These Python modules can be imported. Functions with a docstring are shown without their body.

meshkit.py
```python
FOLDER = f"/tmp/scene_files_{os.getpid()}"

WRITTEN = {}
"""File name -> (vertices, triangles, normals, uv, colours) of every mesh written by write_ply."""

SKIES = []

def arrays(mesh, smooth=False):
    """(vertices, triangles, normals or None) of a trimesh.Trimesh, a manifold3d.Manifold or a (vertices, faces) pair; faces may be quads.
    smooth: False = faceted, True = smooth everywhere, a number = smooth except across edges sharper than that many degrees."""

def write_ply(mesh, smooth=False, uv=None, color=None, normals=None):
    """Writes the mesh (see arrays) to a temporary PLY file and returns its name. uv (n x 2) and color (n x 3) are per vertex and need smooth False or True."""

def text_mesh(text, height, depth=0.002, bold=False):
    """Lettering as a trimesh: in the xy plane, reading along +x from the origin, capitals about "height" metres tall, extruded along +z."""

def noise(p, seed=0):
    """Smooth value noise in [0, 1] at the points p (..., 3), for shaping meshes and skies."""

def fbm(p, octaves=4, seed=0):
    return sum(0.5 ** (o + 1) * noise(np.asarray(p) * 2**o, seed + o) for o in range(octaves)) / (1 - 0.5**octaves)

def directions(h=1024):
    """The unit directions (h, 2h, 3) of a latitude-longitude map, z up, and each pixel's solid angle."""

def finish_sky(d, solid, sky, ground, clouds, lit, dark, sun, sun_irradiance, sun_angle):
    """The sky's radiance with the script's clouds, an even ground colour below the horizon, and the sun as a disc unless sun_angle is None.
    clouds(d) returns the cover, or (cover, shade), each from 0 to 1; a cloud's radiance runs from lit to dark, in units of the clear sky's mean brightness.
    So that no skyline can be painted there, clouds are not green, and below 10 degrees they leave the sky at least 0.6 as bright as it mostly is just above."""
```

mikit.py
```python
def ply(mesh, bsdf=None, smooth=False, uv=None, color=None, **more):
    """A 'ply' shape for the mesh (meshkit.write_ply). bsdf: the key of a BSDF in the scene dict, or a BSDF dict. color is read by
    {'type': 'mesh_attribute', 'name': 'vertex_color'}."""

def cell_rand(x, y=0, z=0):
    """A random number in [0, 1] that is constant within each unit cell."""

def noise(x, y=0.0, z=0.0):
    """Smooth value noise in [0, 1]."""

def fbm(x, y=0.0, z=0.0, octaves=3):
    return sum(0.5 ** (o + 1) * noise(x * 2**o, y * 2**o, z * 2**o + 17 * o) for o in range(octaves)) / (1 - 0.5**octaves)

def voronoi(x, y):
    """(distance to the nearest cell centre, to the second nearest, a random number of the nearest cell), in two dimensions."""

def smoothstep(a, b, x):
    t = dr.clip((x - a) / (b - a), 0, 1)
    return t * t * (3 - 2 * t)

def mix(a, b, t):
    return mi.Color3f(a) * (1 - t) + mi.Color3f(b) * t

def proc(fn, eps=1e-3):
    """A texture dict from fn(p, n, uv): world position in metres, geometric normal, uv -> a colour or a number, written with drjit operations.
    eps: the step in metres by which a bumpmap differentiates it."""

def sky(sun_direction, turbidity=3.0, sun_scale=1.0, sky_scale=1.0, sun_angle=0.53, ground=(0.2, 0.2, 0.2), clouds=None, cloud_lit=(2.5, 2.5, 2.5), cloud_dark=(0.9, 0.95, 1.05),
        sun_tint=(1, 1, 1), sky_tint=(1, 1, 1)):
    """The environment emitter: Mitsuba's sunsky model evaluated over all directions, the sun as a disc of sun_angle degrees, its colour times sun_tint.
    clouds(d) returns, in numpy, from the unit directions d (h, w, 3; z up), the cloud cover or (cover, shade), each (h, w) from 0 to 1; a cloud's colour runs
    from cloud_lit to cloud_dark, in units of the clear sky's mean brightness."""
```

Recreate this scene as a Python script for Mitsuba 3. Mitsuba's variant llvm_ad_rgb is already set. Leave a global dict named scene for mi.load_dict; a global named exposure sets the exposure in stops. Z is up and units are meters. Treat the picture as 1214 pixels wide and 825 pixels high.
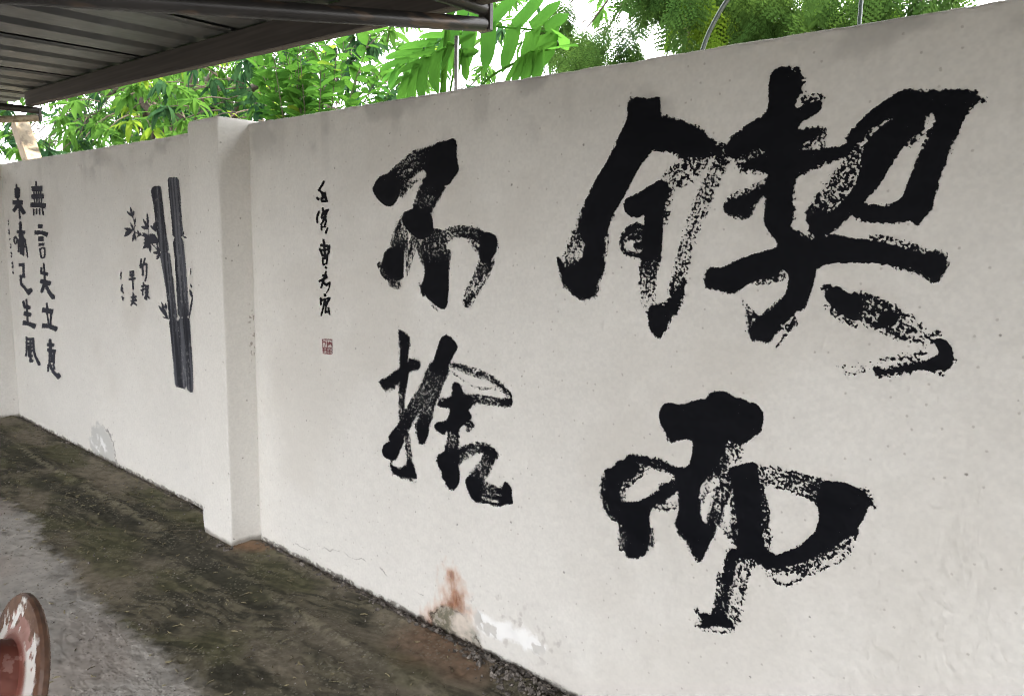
import math, numpy as np, trimesh, mitsuba as mi, drjit as dr
from scipy import ndimage
import mikit, meshkit
from mikit import noise, fbm, voronoi, cell_rand, smoothstep, mix, proc

# ------------------------------------------------------------------ camera, sky, exposure
CAM = np.array([0.0, -1.911, 1.5])
FWD = np.array([-0.65035, 0.74627, -0.14157])
UP = np.array([-0.10725, 0.09441, 0.98974])
exposure = 4.47
scene = {
    'type': 'scene',
    'camera': {'type': 'perspective', 'fov': 68.29, 'fov_axis': 'x', 'near_clip': 0.05, 'far_clip': 2000.0,
               'to_world': mi.ScalarTransform4f().look_at(origin=CAM.tolist(), target=(CAM + FWD).tolist(), up=UP.tolist())},
    'sky': mikit.sky([0.25, 0.35, 0.9], turbidity=3, sun_scale=0.5, sun_angle=2.5, clouds=lambda d: 1.0,
                     cloud_lit=(2.6, 2.6, 2.65)),
}
labels = {}
RNG = np.random.default_rng(7)
WALL_H = 2.015

# ------------------------------------------------------------------ helpers
def key_for(name):
    k, i = name, 0
    while k in scene or k in labels:
        i += 1
        k = f'{name}_{i:03d}'
    return k

def thing(name, label, cat, group=None):
    k = key_for(name)
    labels[k] = {'label': label, 'category': cat}
    if group:
        labels[k]['group'] = group
    return k

def put(name, shape, label=None, kind=None):
    k, i = name, 0
    while k in scene:
        i += 1
        k = f'{name}_{i:03d}'
    scene[k] = shape
    if label or kind:
        labels[k] = {}
        if label: labels[k]['label'] = label
        if kind: labels[k]['kind'] = kind
    return k

def cat(ms):
    return trimesh.util.concatenate(ms)

def grid_faces(n, m, closed=False):
    """n rows by m columns of vertices, quads split in triangles"""
    i, j = np.meshgrid(np.arange(n - 1), np.arange(m if closed else m - 1), indexing='ij')
    a = i * m + j; b = i * m + (j + 1) % m; c = a + m; d = b + m
    return np.concatenate([np.stack([a, b, d], -1).reshape(-1, 3), np.stack([a, d, c], -1).reshape(-1, 3)])

def tube(points, radius, n=12, caps=True):
    P = np.asarray(points, float)
    r = np.broadcast_to(np.asarray(radius, float), len(P))
    t = np.gradient(P, axis=0); t /= np.linalg.norm(t, axis=1, keepdims=True)
    up = np.array([0, 0, 1.0]) if abs(t[0, 2]) < .9 else np.array([1.0, 0, 0])
    rows = []
    for p, tt, rr in zip(P, t, r):
        u = np.cross(tt, up); u /= np.linalg.norm(u); w = np.cross(u, tt); up = w
        a = np.arange(n) / n * 2 * np.pi
        rows.append(p + rr * (np.cos(a)[:, None] * u + np.sin(a)[:, None] * w))
    V = np.concatenate(rows); F = grid_faces(len(P), n, True)
    if caps:
        V = np.vstack([V, P[0], P[-1]]); k = len(P) * n; a = np.arange(n); b = (a + 1) % n
        F = np.vstack([F, np.stack([b, a, np.full(n, k)], 1), np.stack([a + k - n, b + k - n, np.full(n, k + 1)], 1)])
    m = trimesh.Trimesh(V, F, process=False)
    return m

def spline(pts, n):
    """Catmull-Rom through the rows of pts, n samples per span"""
    P = np.asarray(pts, float)
    if len(P) == 2:
        t = np.linspace(0, 1, n + 1)[:, None]
        return P[0] * (1 - t) + P[1] * t
    Q = np.vstack([2 * P[0] - P[1], P, 2 * P[-1] - P[-2]]); out = []
    t = (np.arange(n) / n)[:, None]
    for i in range(len(P) - 1):
        a, b, c, d = Q[i:i + 4]
        out.append(.5 * (2 * b + (c - a) * t + (2 * a - 5 * b + 4 * c - d) * t**2 + (3 * b - a - 3 * c + d) * t**3))
    return np.vstack(out + [P[-1:]])

def chamfer_box(x0, x1, y0, y1, z0, z1, c=.004):
    """a box with bevelled edges: hull of its 24 corner points"""
    P = []
    for sx in (0, 1):
        for sy in (0, 1):
            for sz in (0, 1):
                x, y, z = (x0, x1)[sx], (y0, y1)[sy], (z0, z1)[sz]
                ax, ay, az = (c, -c)[sx], (c, -c)[sy], (c, -c)[sz]
                P += [(x, y + ay, z + az), (x + ax, y, z + az), (x + ax, y + ay, z)]
    return trimesh.convex.convex_hull(np.array(P))

def n3(x, z, s, seed=0, octaves=3):
    return meshkit.fbm(np.stack([np.asarray(x) / s, np.asarray(z) / s, np.zeros_like(np.asarray(x, float)) + .37], -1), octaves, seed)

# ------------------------------------------------------------------ materials
def cap2(px, pz, ax, az, bx, bz):
    """distance from p to the segment a-b (drjit)"""
    ux, uz = bx - ax, bz - az
    t = dr.clip(((px - ax) * ux + (pz - az) * uz) / (ux * ux + uz * uz), 0, 1)
    return dr.sqrt(dr.square(px - ax - ux * t) + dr.square(pz - az - uz * t))

def ellipse(px, pz, cx, cz, rx, rz):
    return dr.sqrt(dr.square((px - cx) / rx) + dr.square((pz - cz) / rz))

CRACK = [(-3.007, .051), (-2.834, .072), (-2.672, .12), (-2.451, .125), (-2.243, .117), (-2.101, .096)]

def wall_color(p, n, uv):
    x, z = p.x, p.z
    c = mix((.705, .686, .646), (.77, .751, .708), fbm(x * 2.3, z * 2.3, p.y * 2, 4))
    c = c * (.93 + .14 * fbm(x * 120, z * 120, p.y * 120, 3)) * (.975 + .05 * fbm(x * 24, z * 40, 5.0, 2))
    # grey rain streaks that run down from the coping, ragged at their ends
    st = smoothstep(.50, .78, fbm(x * 11, z * .55, 3.0, 3)) * smoothstep(.35, .6, fbm(x * 3, z * 3, 9.0, 3))
    run = smoothstep(0, .25, z - 1.35 - .5 * noise(x * 9, 4.0))
    c = mix(c, (.46, .445, .42), .36 * st * run)
    # blotchy grey algae bloom close under the coping
    al = smoothstep(.52, .72, fbm(x * 5, z * 7, 21.0, 4)) * smoothstep(-.12, .05, z - 1.93 + .18 * (noise(x * 7, 8.0) - .5))
    c = mix(c, (.40, .39, .37), .5 * al)
    # dust blotches
    c = mix(c, (.60, .565, .51), .32 * smoothstep(.56, .78, fbm(x * 1.7 + 5, z * 1.9, 2.0, 4)))
    # sparse fly specks and chips
    f, s, r = voronoi(x * 8, z * 8)
    c = mix(c, (.17, .15, .13), .75 * dr.select(r > .86, 1, 0) * smoothstep(.05, .02, f + .03 * cell_rand(dr.floor(x * 8), dr.floor(z * 8))))
    f, s, r = voronoi(x * 23 + 4, z * 23)
    c = mix(c, (.36, .33, .29), .5 * dr.select(r > .8, 1, 0) * smoothstep(.10, .04, f))
    # hairline crack along the foot of the middle bay
    wx, wz = x + .02 * (noise(x * 30, z * 30, 1.0) - .5), z + .03 * (noise(x * 22, z * 22, 7.0) - .5)
    d = mi.Float(9)
    for a, b in zip(CRACK[:-1], CRACK[1:]):
        d = dr.minimum(d, cap2(wx, wz, a[0], a[1], b[0], b[1]))
    c = mix(c, (.30, .28, .25), .7 * smoothstep(.0028, .0008, d) * smoothstep(.35, .5, noise(x * 14, z * 14, 2.0)))
    # rust and soil stain with the broken plaster under it
    q = fbm(x * 26, z * 26, 5.0, 4) - .5
    q2 = fbm(x * 70, z * 30, 6.0, 3) - .5
    h = dr.clip(1 - z / .245, 0, 1)
    peak = dr.abs(x + 1.945 + .05 * (noise(z * 16, 5.0) - .5)) * .8 - .105 * h * dr.sqrt(h) - .004 + dr.select(z > .245, z - .245, 0)
    stain = smoothstep(.018, -.022, peak + .05 * q + .045 * q2)
    halo = smoothstep(.06, -.01, peak + .07 * q + .05 * q2)
    c = mix(c, (.56, .33, .22), .55 * halo)
    c = mix(c, mix((.20, .085, .045), (.47, .25, .16), fbm(x * 90, z * 50, 1.0, 2)), dr.clip(stain * (.95 + .9 * q2), 0, 1))
    bare = smoothstep(.08, -.05, (ellipse(x, z, -1.925, .015, .125, .085) - 1) * .35 + .16 * q)
    c = mix(c, mix((.15, .165, .12), (.36, .345, .30), smoothstep(.35, .65, fbm(x * 60, z * 60, 4.0, 3))), .85 * bare)
    bv = (ellipse(x, z, -1.925, .015, .125, .085) - 1) * .35 + .16 * q
    c = mix(c, (.07, .055, .045), .85 * smoothstep(.022, .004, dr.abs(bv + .01 + .05 * q2)) * smoothstep(.42, .55, fbm(x * 18, z * 18, 31.0, 2)))
    pale = smoothstep(.05, -.03, (ellipse(x, z, -1.872, .055, .04, .05) - 1) * .05 + .1 * q)
    c = mix(c, (.74, .66, .58), .75 * pale)
    # white filler smeared over the next chips
    fil = smoothstep(.01, -.02, cap2(x, z, -1.79, .105, -1.53, .118) - .036 + .07 * q)
    lump = smoothstep(.32, .42, fbm(x * 26 + z * 8, z * 20, 12.0, 3))
    c = mix(c, mix((.60, .585, .555), (.92, .92, .905), lump), .92 * fil)
    # grey scuff around the filler
    sc = smoothstep(.6, .75, fbm(x * 30, z * 30, 14.0, 3)) * smoothstep(.13, .05, cap2(x, z, -1.80, .13, -1.50, .15))
    c = mix(c, (.42, .39, .36), .5 * sc * (1 - fil))
    # the patched hole at the foot of the far bay
    e = ellipse(x, z, -5.31, .07, .22, .155) + .5 * q
    c = mix(c, (.50, .50, .48), .75 * smoothstep(1.05, .85, e))
    c = mix(c, (.91, .91, .90), .8 * smoothstep(.5, .66, fbm(x * 16, z * 22, 8.0, 3)) * smoothstep(.8, .6, ellipse(x, z, -5.36, .085, .2, .09) + .3 * q))
    c = mix(c, (.10, .09, .08), .75 * smoothstep(.06, .0, dr.abs(e - 1.02)) * smoothstep(-5.30, -5.22, x))
    # soil thrown up on the lowest hand's breadth, ragged
    so = smoothstep(.006, -.006, z - .010 * fbm(x * 20, 3.0, 1.0, 4) + .02 * q) * smoothstep(.35, .5, fbm(x * 60, z * 60, 3.0, 3))
    c = mix(c, (.13, .115, .09), .75 * so)
    return c

def wall_height(p, n, uv):
    a = p.x + p.y
    return (fbm(a * 75, p.z * 75, 0.0, 3) * .75 + fbm(a * 22, p.z * 30, 2.0, 2) * .9 + .25 * noise(a * 260, p.z * 260))

def bumped(inner, fn, h, eps=1e-3):
    return {'type': 'bumpmap', 'arbitrary': proc(fn, eps), 'scale': h, 'bsdf': inner}

scene['mat_wall'] = {'type': 'twosided', 'b': bumped({'type': 'principled', 'base_color': proc(wall_color), 'roughness': .75, 'specular': .3}, wall_height, .0072)}

def pil_color(p, n, uv):
    x, z = p.x + p.y, p.z
    c = mix((.705, .686, .646), (.765, .746, .704), fbm(x * 3.1, z * 2.3, 1.0, 4)) * (.93 + .14 * fbm(x * 130, z * 130, 3.0, 2))
    f, s, r = voronoi(x * 9, z * 9)
    c = mix(c, (.17, .14, .11), .75 * dr.select(r > .6, 1, 0) * smoothstep(.05, .02, f))
    # chipped arris along the inner edge of the return
    ch = smoothstep(.03, .005, dr.abs(p.y + .012)) * smoothstep(.66, .72, fbm(p.y * 90, z * 70, 1.0, 3)) * smoothstep(.5, .6, fbm(z * 5, 3.0, 1.0, 2))
    c = mix(c, (.2, .15, .11), .8 * smoothstep(.55, .62, fbm(z * 3 + 4, 1.0, 9.0, 2)) * ch * dr.select(n.x > .6, 1.0, 0.0))
    so = smoothstep(.012, -.012, z - .03 * fbm(x * 12, 3.0, 1.0, 3))
    return mix(c, (.14, .12, .09), .7 * so)
scene['mat_pilaster'] = {'type': 'twosided', 'b': bumped({'type': 'principled', 'base_color': proc(pil_color), 'roughness': .75, 'specular': .3}, wall_height, .0022)}

def ink_black(p, n, uv):
    return mix((.0035, .004, .006), (.0075, .008, .011), fbm(p.x * 8, p.z * 30, 2.0, 3))
def ink_grey(p, n, uv):
    return mix((.036, .038, .048), (.060, .063, .078), fbm(p.x * 12, p.z * 20, 2.0, 3))
def bamboo_ink(p, n, uv):
    # dry brush streaks that run along the painted stems
    u = p.x + .085 * p.z
    s = fbm(u * 70, p.z * 3.0, 1.0, 3)
    c = mix((.030, .032, .040), (.14, .145, .165), smoothstep(.36, .74, .6 * s + .4 * fbm(u * 22, p.z * 1.4, 5.0, 2)))
    g = smoothstep(.62, .8, fbm(p.x * 90, p.z * 60, 3.0, 2)) * smoothstep(.45, .65, fbm(p.x * 8, p.z * 5, 6.0, 2))
    return mix(c, (.24, .245, .25), .6 * g)
def seal_ink(p, n, uv):
    return mix((.16, .045, .05), (.30, .14, .14), fbm(p.x * 150, p.z * 150, 2.0, 2))
def ink(name, fn, rough):
    scene[name] = {'type': 'twosided', 'b': bumped({'type': 'principled', 'base_color': proc(fn), 'roughness': rough, 'specular': .06}, wall_height, .0018)}
ink('mat_ink_black', ink_black, .55); ink('mat_ink_grey', ink_grey, .7); ink('mat_ink_bamboo', bamboo_ink, .75); ink('mat_ink_seal', seal_ink, .7)

def ground_color(p, n, uv):
    x, y = p.x, p.y
    q = fbm(x * 3, y * 3, 1.0, 4) - .5
    g = fbm(x * 40, y * 40, 2.0, 3)
    warp = fbm(x * 2.2, y * 2.2, 11.0, 3)
    brush = fbm((x + y * .6 + .5 * warp) * 7, (y - x * .25 + .45 * warp) * 38, 4.0, 3)
    pale = mix((.275, .262, .245), (.37, .35, .325), smoothstep(.25, .75, fbm(x * 7, y * 7, 5.0, 4)))
    pale = mix(pale, (.33, .285, .255), .5 * smoothstep(.45, .62, fbm(x * 2.6, y * 2.6, 8.0, 3)))
    pale = mix(pale, (.13, .12, .11), .5 * smoothstep(.62, .78, fbm(x * 11, y * 14, 9.0, 3)))
    pale = pale * (.86 + .36 * g)
    pf, p2, pr = voronoi(x * 55 + 9, y * 55)
    pale = mix(pale, (.10, .09, .085), dr.select(pr > .8, .45, .0) * smoothstep(.3, .12, pf))
    moss = mix((.036, .036, .027), (.100, .095, .070), smoothstep(.3, .72, brush))
    moss = mix(moss, (.155, .142, .115), .75 * smoothstep(.47, .70, fbm(x * 2.1, y * 5.5, 6.0, 4)))
    moss = mix(moss, (.068, .074, .034), .5 * smoothstep(.5, .68, fbm(x * 3.2, y * 6, 16.0, 3)))
    # wet black band of algae that follows the wall, ragged on both sides
    band = smoothstep(.17, .06, dr.abs(y + .33 + .22 * (fbm(x * 1.7, y * 1.2, 3.0, 3) - .5) + .06 * smoothstep(-3.6, -4.6, x))) * smoothstep(-1.6, -3.4, x + 1.2 * q)
    moss = mix(moss, (.026, .027, .021), .8 * band * smoothstep(.25, .5, fbm(x * 4, y * 9, 2.0, 3)))
    # worn trowel lines along the wall
    for yy, k in ((-.285, 1.0), (-.06, .55), (-.44, .5)):
        l = dr.abs(y - yy - .06 * (noise(x * .9, yy * 7) - .5) - .012 * (noise(x * 9, yy * 3) - .5))
        moss = mix(moss, (.17, .162, .118), k * .5 * smoothstep(.3, .6, g) * smoothstep(.035, .006, l) * smoothstep(.3, .62, fbm(x * 3.5, y * 9, 7.0, 3)))
    # brown soil washed out below the rust stain
    br = smoothstep(.16, -.05, cap2(x, y, -2.0, -.07, -1.72, -.12) - .04 + .25 * q)
    moss = mix(moss, (.135, .085, .058), .75 * br)
    br2 = smoothstep(.05, -.05, cap2(x, y, -3.30, -.12, -3.2, -.06) - .03 + .16 * q)
    moss = mix(moss, (.17, .10, .06), .7 * br2)
    moss = moss * (.66 + .92 * g) * mi.Color3f(1.10, 1.04, .98)
    sp, s2, r2 = voronoi(x * 70, y * 70)
    moss = mix(moss, mix((.02, .02, .016), (.24, .22, .17), r2), dr.select(r2 > .6, .5, .15) * smoothstep(.42, .25, sp) * smoothstep(.42, .55, fbm(x * 9, y * 9, 12.0, 3)))
    edge = y + .80 + .16 * (fbm(x * 1.6, y * 1.6, 1.0, 3) - .5) + .07 * (fbm(x * 13, y * 13, 2.0, 3) - .5) - .12 * smoothstep(-3.9, -4.3, x) * smoothstep(-5.2, -4.6, x)
    m = smoothstep(-.05, .05, edge + .05 * (fbm(x * 40, y * 40, 6.0, 2) - .5))
    out = smoothstep(-3.2, -4, y + .5 * (fbm(x * 2, y * 2, 5.0, 3) - .5)) + smoothstep(.5, 1.5, y)
    c = mix(pale, moss, m)
    return mix(c, (.05, .05, .04), dr.clip(out, 0, 1))

def ground_height(p, n, uv):
    x, y = p.x, p.y
    warp = fbm(x * 2.2, y * 2.2, 11.0, 3)
    return fbm((x + y * .6 + .5 * warp) * 9, (y - x * .25 + .45 * warp) * 50, 4.0, 3) * .38 + fbm(x * 45, y * 45, 1.0, 3) * .9 + .3 * noise(x * 170, y * 170)
scene['mat_ground'] = {'type': 'twosided', 'b': bumped({'type': 'principled', 'base_color': proc(ground_color), 'roughness': .8, 'specular': .3}, ground_height, .009)}

def gravel_color(p, n, uv):
    r = cell_rand(dr.floor(p.x * 60), dr.floor(p.y * 60), dr.floor(p.z * 60))
    return mix((.055, .048, .042), (.27, .24, .215), r * r) * (.7 + .6 * noise(p.x * 200, p.y * 200, p.z * 200))
scene['mat_gravel'] = {'type': 'twosided', 'b': {'type': 'principled', 'base_color': proc(gravel_color), 'roughness': .9}}
def litter_color(p, n, uv):
    r = cell_rand(dr.floor(p.x * 18), dr.floor(p.y * 18))
    return mix((.05, .04, .022), (.30, .26, .15), r)
scene['mat_litter'] = {'type': 'twosided', 'b': {'type': 'principled', 'base_color': proc(litter_color), 'roughness': .8}}

def zinc_color(p, n, uv):
    return mix((.055, .057, .06), (.105, .108, .112), fbm(p.x * 3, p.y * 9, 1.0, 3)) * (.9 + .2 * noise(p.x * 60, p.y * 10))
scene['mat_zinc'] = {'type': 'twosided', 'b': {'type': 'principled', 'base_color': proc(zinc_color), 'roughness': .45, 'metallic': .35, 'specular': .5}}
def wood_color(p, n, uv):
    s = fbm(p.x * 2, p.y * 60, p.z * 60, 3)
    c = mix((.030, .026, .024), (.070, .060, .055), s)
    return mix(c, (.05, .04, .035), .7 * smoothstep(.6, .8, fbm(p.x * 4, p.z * 30, p.y * 8, 3)))
def wood_height(p, n, uv):
    return fbm(p.x * 5, p.y * 90, p.z * 90, 3)
scene['mat_beam'] = {'type': 'twosided', 'b': bumped({'type': 'principled', 'base_color': proc(wood_color), 'roughness': .8}, wood_height, .002)}
def paint_pipe(p, n, uv):
    c = mix((.018, .018, .020), (.045, .041, .038), fbm(p.x * 12, p.y * 12, p.z * 12, 3))
    return mix(c, (.12, .075, .045), .6 * smoothstep(.6, .74, fbm(p.x * 30, p.y * 9, p.z * 30, 3)))
scene['mat_pipe'] = {'type': 'twosided', 'b': {'type': 'principled', 'base_color': proc(paint_pipe), 'roughness': .38, 'metallic': .25, 'specular': .5}}
def cream_timber(p, n, uv):
    c = mix((.25, .195, .14), (.36, .30, .22), fbm(p.x * 20, p.y * 20, p.z * 4, 3))
    return mix(c, (.12, .095, .07), .6 * smoothstep(.55, .7, fbm(p.x * 25, p.y * 25, p.z * 12, 3)))
scene['mat_cream'] = {'type': 'twosided', 'b': {'type': 'principled', 'base_color': proc(cream_timber), 'roughness': .7}}
scene['mat_house'] = {'type': 'twosided', 'b': {'type': 'principled', 'base_color': proc(lambda p, n, uv: mix((.30, .295, .28), (.40, .39, .37), fbm(p.x * 3, p.y * 3, p.z * 3, 4))), 'roughness': .85}}
scene['mat_steel'] = {'type': 'twosided', 'b': {'type': 'principled', 'base_color': {'type': 'rgb', 'value': [.45, .46, .47]}, 'roughness': .35, 'metallic': .85}}
scene['mat_dark_rod'] = {'type': 'twosided', 'b': {'type': 'principled', 'base_color': {'type': 'rgb', 'value': [.035, .05, .05]}, 'roughness': .25, 'specular': .6}}

def bark_color(p, n, uv):
    return mix((.035, .027, .022), (.10, .08, .065), fbm(p.x * 25, p.y * 25, p.z * 9, 4))
scene['mat_bark'] = {'type': 'twosided', 'b': {'type': 'principled', 'base_color': proc(bark_color), 'roughness': .9}}

def leaf_mat(name, dark, light, trans=.9, rough=.35, freq=9.0):
    def col(p, n, uv):
        return mix(dark, light, fbm(p.x * freq, p.y * freq, p.z * freq, 2))
    scene[name] = {'type': 'principledthin', 'base_color': proc(col), 'roughness': rough, 'diff_trans': trans, 'eta': 1.45, 'spec_trans': 0.0}
leaf_mat('mat_mango_dark', (.018, .055, .028), (.045, .105, .04), .7, .22)
leaf_mat('mat_mango_mid', (.05, .14, .025), (.10, .22, .04), 1.0)
leaf_mat('mat_mango_young', (.14, .28, .028), (.29, .40, .05), 1.1)
leaf_mat('mat_oval', (.025, .09, .016), (.075, .19, .026), 1.0, .25)
leaf_mat('mat_split', (.030, .12, .022), (.10, .27, .035), 1.1, .28, 4.0)
leaf_mat('mat_feather', (.020, .055, .014), (.065, .12, .025), 1.0, .5, 3.0)
leaf_mat('mat_feather_young', (.08, .18, .018), (.18, .28, .03), 1.1, .5, 3.0)

RIM_C = np.array([-0.902, -1.690, 1.022])
RIM_N = np.array([-0.03, -0.965, 0.26]); RIM_N /= np.linalg.norm(RIM_N)
def rust_paint(p, n, uv):
    q = fbm(p.x * 26, p.y * 26, p.z * 26, 4)
    f = fbm(p.x * 110, p.y * 110, p.z * 110, 3)
    c = mix((.24, .12, .10), (.37, .22, .195), smoothstep(.35, .6, q))
    dx, dy, dz = p.x - float(RIM_C[0]), p.y - float(RIM_C[1]), p.z - float(RIM_C[2])
    h = dx * float(RIM_N[0]) + dy * float(RIM_N[1]) + dz * float(RIM_N[2])
    r = dr.sqrt(dr.maximum(dx * dx + dy * dy + dz * dz - h * h, 0))
    # layers of old white paint laid bare on the dish
    w = smoothstep(.58, .64, fbm(p.x * 30 + 3, p.y * 30, p.z * 20, 4)) * smoothstep(.040, .052, r) * smoothstep(.084, .070, r)
    c = mix(c, (.72, .70, .66), .9 * w)
    rs = smoothstep(.056, .072, r + .06 * (q - .5) + .05 * (f - .5))
    rs = dr.maximum(rs, smoothstep(.58, .68, fbm(p.x * 48, p.y * 48, p.z * 48, 4)) * dr.select(r > .045, .9, .25))
    c = mix(c, mix((.045, .022, .016), (.17, .09, .055), f), rs)
    c = mix(c, (.70, .69, .66), .92 * smoothstep(.535, .57, fbm(p.x * 46 + 3, p.y * 46, p.z * 20, 4) + .08 * (f - .5)) * smoothstep(.046, .054, r) * smoothstep(.080, .070, r + .03 * (f - .5)))
    pipe = smoothstep(.048, .042, r)
    c = mix(c, mix((.15, .046, .034), (.21, .075, .055), q), pipe * (1 - .6 * smoothstep(.6, .7, f)))
    return c
def rust_height(p, n, uv):
    return fbm(p.x * 90, p.y * 90, p.z * 90, 4)
scene['mat_rust_paint'] = {'type': 'twosided', 'b': bumped({'type': 'principled', 'base_color': proc(rust_paint), 'roughness': .5, 'specular': .4}, rust_height, .003)}

# ------------------------------------------------------------------ ground: one sheet to the horizon, fine where it is seen
def ground_z(X, Y):
    near = np.clip(1 - (np.abs(X + 3.5) - 4.5) / 2, 0, 1) * np.clip((Y + 3.5) / .8, 0, 1) * np.clip((.4 - Y) / .2, 0, 1)
    z = .016 * (n3(X, Y, .9, 1, 3) - .5) + .007 * (n3(X, Y, .09, 2, 3) - .5)
    for yy, h, w in ((-.285, .010, .03), (-.06, .006, .022), (-.44, .006, .03), (-.17, -.007, .04)):
        l = Y - yy - .06 * (n3(X * .9, Y * 0 + yy * 7, 1., 3, 1) - .5)
        z = z + h * np.exp(-(l / w) ** 2) * (.35 + n3(X, Y, .35, 6, 2))
    z = z - .012 * np.exp(-(Y / .03) ** 2)
    pit = np.clip(n3(X, Y, .06, 9, 2) - .66, 0, 1) * .10 * np.clip(n3(X, Y, .5, 12, 2) - .42, 0, .15) / .15
    return (z - pit) * near
def ramp(a, b, step, far):
    core = np.arange(a, b, step); g = step * 1.25 ** np.arange(1, 60); g = np.cumsum(g); g = g[g < far]
    return np.concatenate([(a - g)[::-1], core, core[-1] + g])
gx, gy = ramp(-8.0, .6, .016, 400), ramp(-2.3, .06, .012, 400)
X, Y = np.meshgrid(gx, gy)
gm = trimesh.Trimesh(np.stack([X, Y, ground_z(X, Y)], -1).reshape(-1, 3), grid_faces(len(gy), len(gx)), process=False)
put('ground', mikit.ply(gm, 'mat_ground', smooth=True), kind='structure')

# ------------------------------------------------------------------ the painted boundary wall
def wall_y(x, z):
    """how far the plaster of the long wall stands out (towards -y)"""
    x, z = np.asarray(x, float), np.asarray(z, float)
    y = .005 * (n3(x, z, .7, 20, 3) - .5) + .0016 * (n3(x, z, .07, 21, 2) - .5)
    r = np.exp(-(((x + 1.92) / .12) ** 2 + ((z - .06) / .09) ** 2))
    y += r * (.030 * (n3(x, z, .035, 22, 3) - .40))
    f = np.exp(-(np.clip(np.abs(x + 1.66) - .13, 0, 9) / .03) ** 2 - ((z - .112) / .045) ** 2)
    y += f * (.003 + .032 * np.clip(n3(x, z, .04, 23, 2) - .4, 0, 1))
    e = np.exp(-(((x + 5.31) / .2) ** 2 + ((z - .07) / .12) ** 2))
    y += e * .016 * (n3(x, z, .06, 24, 3) - .62)
    y += np.exp(-(z / .02) ** 2) * .02 * (n3(x, z, .05, 25, 3) - .75)
    return y

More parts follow.
